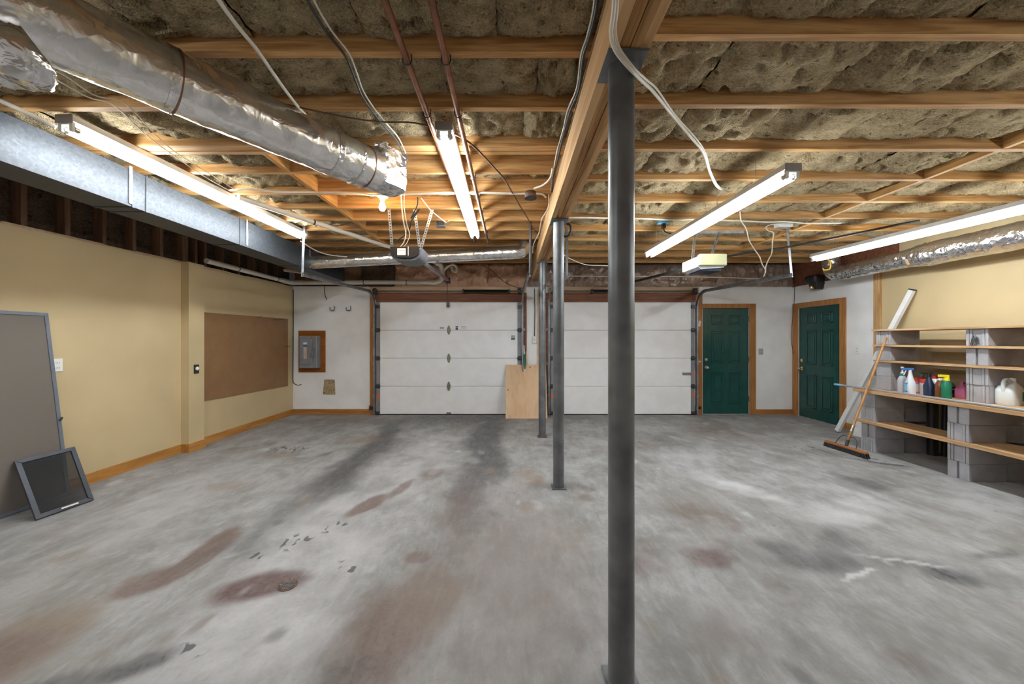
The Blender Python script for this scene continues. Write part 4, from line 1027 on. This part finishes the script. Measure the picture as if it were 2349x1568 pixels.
for pn, (y0, where, ks) in enumerate(((4.555, 'pier beside the broom', (0, 1, 0, 2)), (3.62, 'pier beside the white jug', (1, 0, 0, 1)), (2.68, 'pier at the near end of the shelves', (0, 1, 1, 0)))):
    for i in range(4):
        block(XF1 + random.uniform(-.004, .004), y0 + random.uniform(-.003, .003), zl[i], ks[i], '%s block of the lower front %s' % (ORD[i], where))
        block(XF1 + BX + .012, y0 + .018, zl[i], 2, '%s block of the lower rear %s' % (ORD[i], where), .29)
    ku_ = ((2, 2, 2, 0), (0, 0, 1, 0), (1, 0, 0, 1))[pn]
    for i in range(4):
        b_ = block(XF2 + random.uniform(-.004, .004), y0 + .012, zu[i], ku_[i], '%s block of the upper %s' % (ORD[i], where))
        if pn == 1 and i == 3:
            bm = NB(); r_ = random.Random(3)
            pts = [Vector((XF2 - .003, y0 + .10 + .026 * math.cos(t * 1.9) * (1 + .2 * math.sin(t * 3.1)) + t * .002, zu[3] + .07 + .045 * math.sin(t * 2.3 + .5) - t * .003)) for t in [i_ * .22 for i_ in range(75)]]
            tube(bm, pts, .0022, 4); obj('scribble', bm, 'ink', b_)
def shelf(x0, x1, y0, y1, z0, z1, lab):
    bm = NB(); box(bm, x0, x1, y0, y1, z0, z1)
    bmesh.ops.subdivide_edges(bm, edges=[e for e in bm.edges if abs(e.verts[0].co.y - e.verts[1].co.y) > .5], cuts=24)
    for v_ in bm.verts: v_.co.x += .004 * noise.noise(Vector((v_.co.y * 3, z0 * 9, 1)))
    tag(obj('shelf_board', bm, 'shelf_wood'), lab, 'shelf', 'wooden boards of the block shelves')
shelf(4.575, 5.0, 2.60, 4.775, 2 * BH, 2 * BH + .033, 'lowest wooden shelf board, empty, near the floor')
shelf(4.565, 5.22, 2.60, 4.80, zm0, zm0 + .039, 'wide wooden shelf board carrying the bottles and jugs')
shelf(4.79, 5.16, 2.60, 4.755, zm0 + .04 + 2 * BH, zm0 + .063 + 2 * BH, 'wooden shelf board just above the bottles')
shelf(4.79, 5.16, 2.60, 4.765, zm0 + .064 + 3 * BH, zm0 + .087 + 3 * BH, 'wooden shelf board one below the topmost')
shelf(4.785, 5.25, 2.60, 4.77, zm0 + .088 + 4 * BH, zm0 + .107 + 4 * BH, 'topmost thin wooden shelf board')
ZT = zm0 + .039
# rod on the front edge of the shelf
rod = tb('long_rod', 'grey_rod', None, [(4.60, 2.5, ZT + .014), (4.60, 3.5, ZT + .014), (4.60, 4.98, ZT + .014)], .013, 12)
tag(rod, 'long grey rod with a light blue tip lying along the shelf edge', 'rod')
tb('blue_tip', 'light_blue_plastic', rod, [(4.60, 4.98, ZT + .014), (4.60, 5.11, ZT + .014)], .0145, 12)
# black pipes behind the lower shelf
tag(tb('black_pipe', 'black_plastic', None, [(5.24, 4.47, 0), (5.24, 4.47, .35), (5.24, 4.47, .70)], .05, 16), 'short fat black pipe standing behind the lowest shelf', 'pipe')
tag(tb('black_pipe', 'black_plastic', None, [(5.33, 4.42, 0), (5.335, 4.42, .35), (5.34, 4.42, .68)], .03, 14), 'slim black pipe standing against the wall behind the lowest shelf', 'pipe')

# ------------------------------------------------------------------ bottles
def on_shelf(px, py):
    Y = F * (CH - ZT) / (py - CY); return Vector(((px - CX) * Y / F, Y, ZT))
def bot(name, lab, c):
    o = empty(name, c); tag(o, lab, 'bottle', 'cleaning bottles on the shelf'); return o
def ld(name, mat, par, c, secs, yaw=0.0, n=24):
    bm = NB(); loft(bm, c, secs, n, yaw); return obj(name, bm, mat, par, smooth=True, angle=45)
c = on_shelf(2070, 900); o = bot('pump_bottle', 'clear pump bottle with teal collar at the far end of the row', c)
ld('body', 'bottle_clear', o, c, [(0, .036, .030, 4), (.01, .040, .033, 4), (.15, .040, .033, 4), (.18, .034, .03, 3), (.21, .02, .02, 2)])
ld('collar', 'teal_plastic', o, c, [(.205, .024, .024, 2), (.235, .024, .024, 2)])
ld('pump', 'plate_white', o, c, [(.235, .018, .018, 2), (.25, .018, .018, 2), (.252, .008, .008, 2), (.30, .008, .008, 2), (.301, .016, .012, 2), (.315, .016, .012, 2)])
def sprayer(c, o, zt, mat1, mat2, yaw):
    d = Vector((math.cos(yaw), math.sin(yaw), 0))
    bm = NB(); bar(bm, c + Vector((0, 0, zt + .035)) - d * .03, c + Vector((0, 0, zt + .030)) + d * .075, .022, .028); obj('spray_head', bm, mat1, o, bevel=.005)
    bm = NB(); bar(bm, c + Vector((0, 0, zt + .018)) + d * .035, c + Vector((0, 0, zt - .04)) + d * .055, .012, .008); obj('trigger', bm, mat2, o)
    ld('neck', mat2, o, c, [(zt - .02, .016, .016, 2), (zt + .025, .013, .013, 2)])
c = on_shelf(2088, 904); o = bot('spray_bottle', 'white spray bottle with a blue trigger head and blue label', c)
ld('body', 'bottle_white', o, c, [(0, .046, .032, 4), (.01, .05, .036, 4), (.13, .05, .036, 4), (.19, .026, .024, 3), (.25, .016, .016, 2)], 1.2)
bm = NB(); box(bm, c.x - .040, c.x - .034, c.y - .026, c.y + .026, c.z + .025, c.z + .14); lbx = obj('label', bm, 'light_blue_plastic', o)
for z in (.03, .122):
    bm = NB(); box(bm, c.x - .0415, c.x - .0395, c.y - .02, c.y + .02, c.z + z, c.z + z + .012); obj('label_print', bm, 'blue_plastic', lbx)
sprayer(c, o, .265, 'blue_plastic', 'bottle_white', 2.6)
c = Vector((4.93, 4.36, ZT)); o = bot('bottle', 'pink and white tub with an orange lid', c)
ld('body', 'pink_plastic', o, c, [(0, .04, .04, 2.5), (.15, .043, .043, 2.5)]); ld('cap', 'orange_plastic', o, c, [(.15, .046, .046, 2.5), (.19, .045, .045, 2.5)])
ld('label', 'paper_white', o, c, [(.02, .0425, .0425, 2.5), (.11, .0435, .0435, 2.5)])
c = Vector((4.88, 4.24, ZT)); o = bot('bottle', 'white tub with a red lid behind the black trigger bottle', c)
ld('body', 'paper_white', o, c, [(0, .038, .038, 2.5), (.14, .040, .040, 2.5)]); ld('cap', 'red_plastic', o, c, [(.14, .043, .043, 2.5), (.185, .042, .042, 2.5)])
c = Vector((4.79, 4.12, ZT)); o = bot('spray_bottle', 'dark navy spray bottle with a black trigger head', c)
ld('body', 'navy_plastic', o, c, [(0, .030, .042, 4), (.12, .032, .045, 4), (.17, .024, .028, 3), (.22, .015, .015, 2)])
sprayer(c, o, .235, 'black_plastic', 'black_plastic', 2.55)
c = Vector((4.875, 4.135, ZT)); o = bot('bottle', 'white bottle with a red screw cap', c)
ld('body', 'jug_white', o, c, [(0, .045, .04, 4), (.01, .05, .044, 4), (.14, .05, .044, 4), (.185, .036, .034, 3), (.205, .022, .022, 2)]); ld('cap', 'red_plastic', o, c, [(.20, .028, .028, 2), (.235, .026, .026, 2)])
c = Vector((4.80, 4.02, ZT)); o = bot('bottle', 'brown bottle with a cream label', c)
ld('body', 'brown_plastic', o, c, [(0, .036, .036, 2.4), (.005, .04, .04, 2.4), (.14, .04, .04, 2.4), (.17, .03, .03, 2.2), (.195, .018, .018, 2)]); ld('cap', 'plate_white', o, c, [(.193, .02, .02, 2), (.215, .02, .02, 2)])
bm = NB(); box(bm, c.x - .005, c.x + .03, c.y - .043, c.y - .036, c.z + .02, c.z + .11); obj('label', bm, 'paper_white', o)
c = Vector((4.76, 3.93, ZT)); o = bot('spray_bottle', 'green spray bottle with a yellow trigger head', c)
ld('body', 'green_plastic', o, c, [(0, .034, .034, 2.2), (.01, .038, .038, 2.2), (.16, .038, .038, 2.2), (.20, .026, .026, 2)]); ld('collar', 'yellow_plastic', o, c, [(.20, .026, .026, 2), (.235, .022, .022, 2)])
bm = NB(); d = Vector((math.cos(2.7), math.sin(2.7), 0)); bar(bm, c + Vector((0, 0, .248)) - d * .02, c + Vector((0, 0, .25)) + d * .065, .024, .026); obj('spray_head', bm, 'yellow_plastic', o, bevel=.004)
c = Vector((4.955, 4.05, ZT)); o = bot('flat_tin', 'dark red and black flat tin with a pale sloped top', c)
ld('body', 'tin_dark', o, c, [(0, .045, .03, 5), (.12, .045, .03, 5)]); ld('shoulder', 'zinc_steel', o, c, [(.12, .046, .031, 5), (.155, .016, .014, 3), (.165, .014, .014, 2)])
bm = NB(); box(bm, c.x - .03, c.x + .02, c.y - .0325, c.y - .029, c.z + .085, c.z + .10); obj('label', bm, 'paper_white', o)
def jug(name, lab, c, mat, s, yaw, hdir, capm=None):
    o = bot(name, lab, c)
    ld('body', mat, o, c, [(0, .058 * s, .072 * s, 4), (.012 * s, .064 * s, .080 * s, 4), (.13 * s, .064 * s, .080 * s, 4), (.165 * s, .055 * s, .066 * s, 3), (.19 * s, .030 * s, .034 * s, 2.4, 0, .02 * s * hdir), (.205 * s, .020 * s, .020 * s, 2, 0, .03 * s * hdir), (.235 * s, .020 * s, .020 * s, 2, 0, .03 * s * hdir)], yaw, 28)
    R = Matrix.Rotation(yaw, 3, 'Z')
    hp = [c + R @ Vector((0, y * s * hdir, z * s)) for y, z in ((.01, .205), (-.03, .225), (-.066, .21), (-.075, .17), (-.07, .12))]
    bm = NB(); tube(bm, catmull(hp, 6), .0135 * s, 12); obj('handle', bm, mat, o, smooth=True, angle=60)
    if capm: ld('cap', capm, o, c, [(.228 * s, .024 * s, .024 * s, 2, 0, .03 * s * hdir), (.255 * s, .023 * s, .023 * s, 2, 0, .03 * s * hdir)], yaw)
    return o
c = on_shelf(2205, 913); c.y -= .02; jug('detergent_jug', 'pink detergent jug half hidden by the block pier', c, 'pink_plastic', .78, 1.75, 1)
c = on_shelf(2312, 928); c.x += .02; YJ = -1.42; jo = jug('plastic_jug', 'large white plastic jug with a green label', c, 'jug_white', 1.12, YJ, 1)
R = Matrix.Rotation(YJ, 3, 'Z'); bm = NB()
q = [c + R @ Vector((.070, y, z)) for y, z in ((.018, .045), (.078, .045), (.078, .135), (.018, .135))]; nn = R @ Vector((1, 0, 0))
hexa(bm, q + [x + nn * .004 for x in q]); obj('label', bm, 'green_plastic', jo)
c = on_shelf(2340, 925) + Vector((.17, .05, 0)); o = bot('spray_bottle', 'clear spray bottle behind the large white jug', c)
ld('body', 'bottle_clear', o, c, [(0, .04, .04, 3), (.15, .042, .042, 3), (.20, .024, .024, 2), (.25, .016, .016, 2)]); sprayer(c, o, .26, 'bottle_white', 'bottle_clear', 2.7)

# ------------------------------------------------------------------ broom, gutter, sheet
br = empty('push_broom', (4.27, 4.58, 0)); tag(br, 'push broom with a wooden head leaning on the block shelves', 'broom')
h0, h1 = Vector((4.255, 4.86, .062)), Vector((4.285, 4.325, .062)); hm = (h0 + h1) / 2; hd = (h1 - h0).normalized()
bm = NB(); bar(bm, h0, h1, .062, .032); obj('head_block', bm, 'broom_block_wood', br, bevel=.010)
bm = NB(); N = 60
for i in range(N):                                     # tufts of bristles
    for s_ in (-.022, 0, .022):
        p = h0.lerp(h1, .01 + .98 * (i + .5) / N) + Vector((s_, 0, -.014)); e = p + Vector((s_ * .45 + random.uniform(-.006, .006), random.uniform(-.008, .008) + (.0 if i < N - 4 else -.02), -.047))
        bar(bm, p, e, .009, .011)
obj('bristles', bm, 'bristle', br)
ht, hb_ = Vector((4.755, 4.555, 1.46)), hm + Vector((.012, 0, .03)); hdv = (ht - hb_)
tb('handle', 'broom_wood', br, [hb_ + hdv * .12, hb_ + hdv * .5, ht], .0135, 14)
tb('lower_handle', 'broom_wood', br, [hb_ + hdv * .035, hb_ + hdv * .13], .0145, 14)
tb('ferrule', 'nickel', br, [hb_ + hdv * .125, hb_ + hdv * .185], .0165, 14); tb('socket', 'dark_steel', br, [hb_ - Vector((0, 0, .02)), hb_ + hdv * .045], .018, 12)
for sg in (-1, 1):
    a = hb_ + hdv * .07
    tb('brace', 'dark_steel', br, [a, a + hd * sg * .06 + Vector((0, 0, .012)), a + hd * sg * .11 + Vector((-.01, 0, -.03)), hm + hd * sg * .135 + Vector((0, 0, .012))], .0045, 8, sub=6)
gt = empty('downspout', (5.04, 5.58, 0)); tag(gt, 'white metal downspout leaning behind the shelves against the yellow wall', 'downspout')
g0, g1_ = Vector((5.045, 5.56, .02)), Vector((5.35, 4.79, 2.10)); gd = (g1_ - g0).normalized()
sx_ = gd.cross(Vector((1, 0, 0))).normalized(); sy_ = gd.cross(sx_).normalized()
bm = NB(); prof = [(x * .6, y * .7) for x, y in ((-.05, -.03), (-.02, -.03), (-.015, -.024), (.015, -.024), (.02, -.03), (.05, -.03), (.05, .03), (-.05, .03))]
prism(bm, prof, g0, sx_, sy_, gd, (g1_ - g0).length); obj('pipe_body', bm, 'gutter_white', gt)
bm = NB(); prism(bm, [(x * 1.06, y * 1.1) for x, y in prof], g1_ - gd * .012, sx_, sy_, gd, .018); obj('end_cap', bm, 'dark_steel', gt)
bm = NB(); prism(bm, [(x * 1.03, y * 1.05) for x, y in prof], g0 - gd * .006, sx_, sy_, gd, .012); obj('end_cap', bm, 'track_steel', gt)
bm = NB(); hexa(bm, [(5.13, 4.78, 0), (5.14, 4.78, 0), (5.14, 5.40, 0), (5.13, 5.40, 0), (5.375, 4.78, .92), (5.385, 4.78, .92), (5.385, 5.40, .92), (5.375, 5.40, .92)])
sh = obj('foam_sheet', bm, 'paper_white'); tag(sh, 'white sheet leaning low on the wall beside the block pier', 'board')
# black flood light and yellow hook high on the right
fl = empty('flood_light', (5.30, 6.28, 2.35)); tag(fl, 'black plastic wall device with a brass fitting above the right green door', 'light')
c = P(1870, 648, 6.28)
ld('upper_body', 'black_plastic', fl, c, [(.0, .11, .10, 4), (.06, .13, .12, 4), (.11, .12, .11, 4), (.13, .09, .08, 4)], .2)
ld('lower_body', 'black_plastic', fl, c + Vector((.01, -.02, 0)), [(-.12, .07, .06, 5), (-.10, .085, .07, 5), (.0, .10, .09, 5)], .2)
ld('mount', 'plate_grey', fl, c + Vector((.05, .0, 0)), [(-.13, .10, .09, 5), (-.125, .10, .09, 5)])
ld('fitting', 'brass', fl, c + Vector((-.10, -.04, 0)), [(-.12, .026, .026, 2.2), (-.11, .034, .034, 2.2), (-.06, .03, .03, 2.2), (-.045, .018, .018, 2)])
yh = 5.15
tag(tb('ceiling_hook', 'yellow_metal', None, [P(1896, 582, yh), P(1897, 592, yh), P(1899, 596, yh), P(1904, 597, yh), P(1905, 602, yh), P(1905, 612, yh), P(1903, 617, yh), P(1897, 619, yh), P(1889, 619, yh), P(1888, 615, yh)], .0085, 8), 'yellow coated storage hook near the far end of the right duct', 'hook')
tag(tb('ceiling_hook', 'black_plastic', None, [P(1294, 507, 3.62), P(1297, 512, 3.60), P(1306, 515, 3.6), P(1309, 522, 3.6), P(1308, 533, 3.6), P(1303, 541, 3.6), P(1295, 542, 3.6), P(1290, 538, 3.6)], .010, 8, sub=4), 'black storage hook on the beam beside the middle column', 'hook')
# junction boxes
jb = empty('junction_box', PZ(1217, 438, ZJ - .005)); tag(jb, 'round brown junction box beside the beam', 'junction box')
c = PZ(1217, 440, ZJ - .005); bm = NB(); lathe(bm, c, [(.052, -.055), (.054, -.05), (.054, -.01), (.05, .0)], 20); obj('box_body', bm, 'rust_steel', jb, smooth=True, angle=40)
bm = NB(); lathe(bm, c, [(.050, -.062), (.058, -.062), (.058, -.055), (.05, -.052)], 20); obj('cover', bm, 'dark_steel', jb, smooth=True, angle=40)
c = PZ(1012, 510, ZJ); jb2 = empty('junction_box', c); tag(jb2, 'small grey metal junction box under the joists near the dark opener', 'junction box')
bx('box_body', 'dark_steel', jb2, c.x - .045, c.x + .045, c.y - .05, c.y + .02, ZJ - .055, ZJ, bevel=.004); bx('cover', 'track_steel', jb2, c.x - .05, c.x + .05, c.y - .055, c.y + .025, ZJ - .06, ZJ - .054)
c = PZ(1797, 512, ZJ); jb3 = empty('junction_box', c); tag(jb3, 'white cable box under the joists above the right garage track', 'junction box')
bx('box_body', 'plate_white', jb3, c.x - .09, c.x + .09, c.y - .04, c.y + .04, ZJ - .05, ZJ, bevel=.006); bx('cover', 'plate_grey', jb3, c.x - .07, c.x + .07, c.y - .03, c.y + .03, ZJ - .056, ZJ - .05)
c = PZ(1522, 507, ZJ); bt = empty('power_tap', c); tag(bt, 'small blue power tap with a black plug under a joist', 'plug')
bx('tap_body', 'light_blue_plastic', bt, c.x - .07, c.x + .06, c.y - .03, c.y + .03, ZJ - .03, ZJ, bevel=.004); bx('plug', 'black_plastic', bt, c.x - .02, c.x + .02, c.y - .025, c.y + .02, ZJ - .085, ZJ - .03, bevel=.004)
tb('cord', 'cable_black', bt, [c + Vector((0, 0, -.08)), c + Vector((.01, -.02, -.13)), c + Vector((.05, -.1, -.18))], .006, 8, sub=5)

wk = NB(); bar(wk, P(652, 619, 6.02), P(702, 625, 6.02), .07, .05); tag(obj('wood_block', wk, 'peach_wood', bevel=.012), 'pale wooden block wedged under the square duct near the corner', 'block')
# floor drain
dr = empty('floor_drain', (-1.30, 2.095, 0)); tag(dr, 'small round dark floor drain grate in the oil stain', 'drain')
bm = NB(); lathe(bm, (-1.30, 2.095, 0), [(.052, .0005), (.052, .003), (.047, .0035), (.045, .0015)][::-1], 28); obj('rim', bm, 'rust_steel', dr)
bm = NB()
for i in range(-4, 5):
    for j in range(-4, 5):
        if i * i + j * j < 17: lathe(bm, (-1.30 + i * .0105, 2.095 + j * .0105, 0), [(.0042, .0042), (.0036, .0062)], 6)
obj('grate', bm, 'track_steel', dr)

# ------------------------------------------------------------------ cables (photo points at joist height, or at a given distance)
ZC = 2.795
def cable(lab, mat, r, pts, extra=()):
    w3 = [PZ(p[0], p[1], p[2] if len(p) > 2 else ZC) for p in pts]
    o = tb('cable', mat, None, w3, r, 8, sub=6); tag(o, lab, 'cable')
    for mt, rr, off in extra:
        tb('second_strand', mt, o, [q + Vector(off) + Vector((.008 * noise.noise(q * 3), 0, .004)) for q in w3], rr, 8, sub=6)
    return o
def cableY(lab, mat, r, pts, extra=()):
    w3 = [P(*p) for p in pts]
    o = tb('cable', mat, None, w3, r, 8, sub=6); tag(o, lab, 'cable')
    for mt, rr, off in extra:
        tb('second_strand', mt, o, [q + Vector(off) * (1 + noise.noise(q * 4)) for q in w3], rr, 8, sub=6)
    return o
cableY('white cable drooping from the beam to the hanging tube light', 'cable_white', .008, [(1411, -60, 1.118), (1408, 20, 1.235), (1402, 75, 1.33), (1412, 115, 1.37), (1448, 160, 1.41), (1475, 187, 1.58), (1500, 212, 1.76), (1545, 267, 2.1), (1585, 315, 2.33), (1613, 350, 2.52), (1628, 395, 2.82), (1645, 428, 3.05), (1672, 440, 3.12)], [('cable_white', .005, (.012, 0, .006))])
cable('black cable running along the left side of the beam', 'cable_black', .0075, [(1375, -60), (1368, 20), (1352, 85), (1338, 130), (1328, 205), (1308, 255), (1295, 300), (1283, 350), (1272, 400), (1266, 440)], [('cable_white', .005, (-.012, 0, .004))])
cable('dark and white cable pair sagging to the duct boot', 'cable_black', .006, [(690, -40), (708, 5), (750, 75), (792, 128), (812, 175), (828, 215), (850, 250), (880, 288), (908, 320), (925, 355)], [('cable_white', .005, (.02, -.01, .004))])
cable('white cable crossing down to the large round duct', 'cable_white', .009, [(480, -40), (505, 5), (545, 60), (590, 115), (635, 180), (678, 238), (705, 268), (735, 296)])
cable('thin brown cable sagging from the duct to the middle tube light', 'cable_brown', .005, [(330, 120), (480, 190), (600, 226), (700, 249), (790, 268), (870, 279), (945, 281), (990, 292)])
cable('brown cable curving from the middle tube light to the beam', 'cable_brown', .0065, [(1040, 306), (1070, 322), (1098, 346), (1128, 378), (1156, 410), (1180, 450), (1196, 477), (1212, 503), (1226, 527), (1246, 548), (1262, 563)])
cable('white cable stapled across the joists under the duct boot', 'cable_white', .010, [(528, 436), (570, 434), (640, 440), (720, 441), (800, 442), (860, 447), (930, 446), (1000, 443), (1080, 441), (1150, 443), (1205, 444), (1240, 444), (1252, 452)], [('cable_white', .006, (0, .02, .004))])
cable('white cable from the brown junction box down the beam side', 'cable_white', .008, [(1225, 432), (1246, 424), (1262, 408), (1268, 385)])
cableY('white cable pair hanging along the beam near the middle column', 'cable_white', .006, [(1259, 446, 3.4), (1258, 475, 3.55), (1244, 500, 3.8), (1240, 515, 4.0), (1236, 535, 4.3), (1224, 560, 4.8), (1222, 580, 5.1)])
cableY('white cable dropping from the duct boot to the dark opener', 'cable_white', .006, [(918, 405, 2.85), (920, 440, 3.2), (922, 475, 3.5), (926, 510, 3.75), (931, 535, 3.9), (926, 556, 4.02), (918, 566, 4.06)], [('cable_white', .004, (.03, 0, -.012))])
cableY('black coiled power cord above the dark opener', 'cable_black', .007, [(958, 452, 3.5), (957, 470, 3.55), (948, 490, 3.6), (943, 500, 3.65), (962, 480, 3.65), (950, 497, 3.68), (944, 506, 3.7), (940, 522, 3.85), (928, 540, 3.95), (912, 550, 4.0), (904, 556, 4.06)])
cable('white cable from the ceiling outlet to the small grey box', 'cable_white', .006, [(966, 454), (978, 470), (990, 484), (1006, 497), (1022, 509), (1030, 506)])
cable('white cable bundle crossing right from the middle column top', 'cable_white', .009, [(1262, 500, 2.60), (1300, 499, 2.62), (1350, 499, 2.70), (1400, 500, ZC), (1470, 501, ZC), (1540, 504, ZC), (1600, 503, ZC), (1690, 506, ZC), (1760, 509, ZC), (1800, 508, ZC), (1850, 512, ZC), (1930, 511, ZC)], [('cable_white', .006, (.0, .03, .006))])
cableY('thin white wire twisting down on the left of a hanging pair', 'cable_white', .006, [(1697, 478, 4.0), (1700, 505, 4.1), (1712, 525, 4.15), (1718, 550, 4.2), (1728, 568, 4.3), (1742, 588, 4.4), (1748, 605, 4.5), (1756, 620, 4.6), (1752, 634, 4.7)])
cableY('thin white wire twisting down on the right of a hanging pair', 'cable_white', .006, [(1792, 513, 4.25), (1768, 515, 4.25), (1757, 521, 4.25), (1762, 529, 4.28), (1774, 534, 4.3), (1772, 553, 4.35), (1770, 580, 4.45), (1763, 595, 4.5), (1757, 610, 4.55), (1755, 625, 4.6)])
cableY('long black bar running from the cream opener to the right tube light', 'cable_black', .012, [(1655, 590, 4.6), (1720, 579, 4.55), (1803, 567, 4.5), (1870, 553, 4.4), (1940, 540, 4.25), (2040, 519, 4.0), (2110, 506, 3.8)])
cableY('white cable along the last joists above the right garage door', 'cable_white', .008, [(1270, 632, 6.3), (1340, 633, 6.35), (1450, 634, 6.4), (1560, 634, 6.4), (1660, 636, 6.4), (1750, 639, 6.4), (1800, 633, 6.3)])
cableY('black cable sagging over the plastic-faced insulation at the back', 'cable_black', .006, [(1108, 608, 6.5), (1130, 622, 6.6), (1155, 645, 6.7), (1180, 657, 6.75), (1203, 661, 6.78)])
cableY('white wire running down from the middle column past the far column', 'cable_white', .006, [(1288, 582, 4.6), (1310, 594, 4.8), (1345, 607, 5.0), (1390, 609, 5.1), (1440, 614, 5.2)])
cableY('dark wire hanging over the white wall near the corner', 'cable_black', .006, [(744, 646, 6.72), (744, 664, 6.84), (746, 678, 6.86), (750, 687, 6.86)])
cableY('black wire down the corner of the yellow and white walls', 'cable_black', .007, [(673, 664, 6.86), (673, 720, 6.86), (672.5, 800, 6.86), (672, 868, 6.86), (675, 879, 6.84), (684, 883, 6.80), (691, 881, 6.78)])
cableY('grey wire hanging beside the casing of the right green door', 'cable_brown', .006, [(1823, 650, 6.80), (1822, 690, 6.80), (1817, 740, 6.82), (1815, 775, 6.82), (1818, 800, 6.82), (1820, 812, 6.82)])
cableY('white conduit leading from the left tube light towards the camera', 'cable_white', .014, [(-60, 205, 1.98), (0, 231, 2.08), (62, 259, 2.18), (128, 292, 2.26)])
cableY('thin wire pair stretched under the joists on the far left', 'cable_white', .0035, [(60, 150, 1.70), (120, 178, 1.80), (200, 222, 1.95), (262, 242, 2.08), (330, 305, 2.35), (392, 352, 2.60), (470, 405, 2.95), (528, 438, 3.25)], [('cable_white', .003, (.05, 0, .01))])
cableY('white cable running below the left tube light to the slim duct', 'cable_white', .008, [(690, 553, 4.65), (720, 572, 4.95), (750, 583, 5.2), (790, 588, 5.35), (830, 586, 5.45)])
cableY('black track rod hanging left of the farthest column', 'cable_black', .009, [(1218, 505, 4.35), (1218, 560, 4.4), (1218, 600, 4.45), (1217, 630, 4.5)])
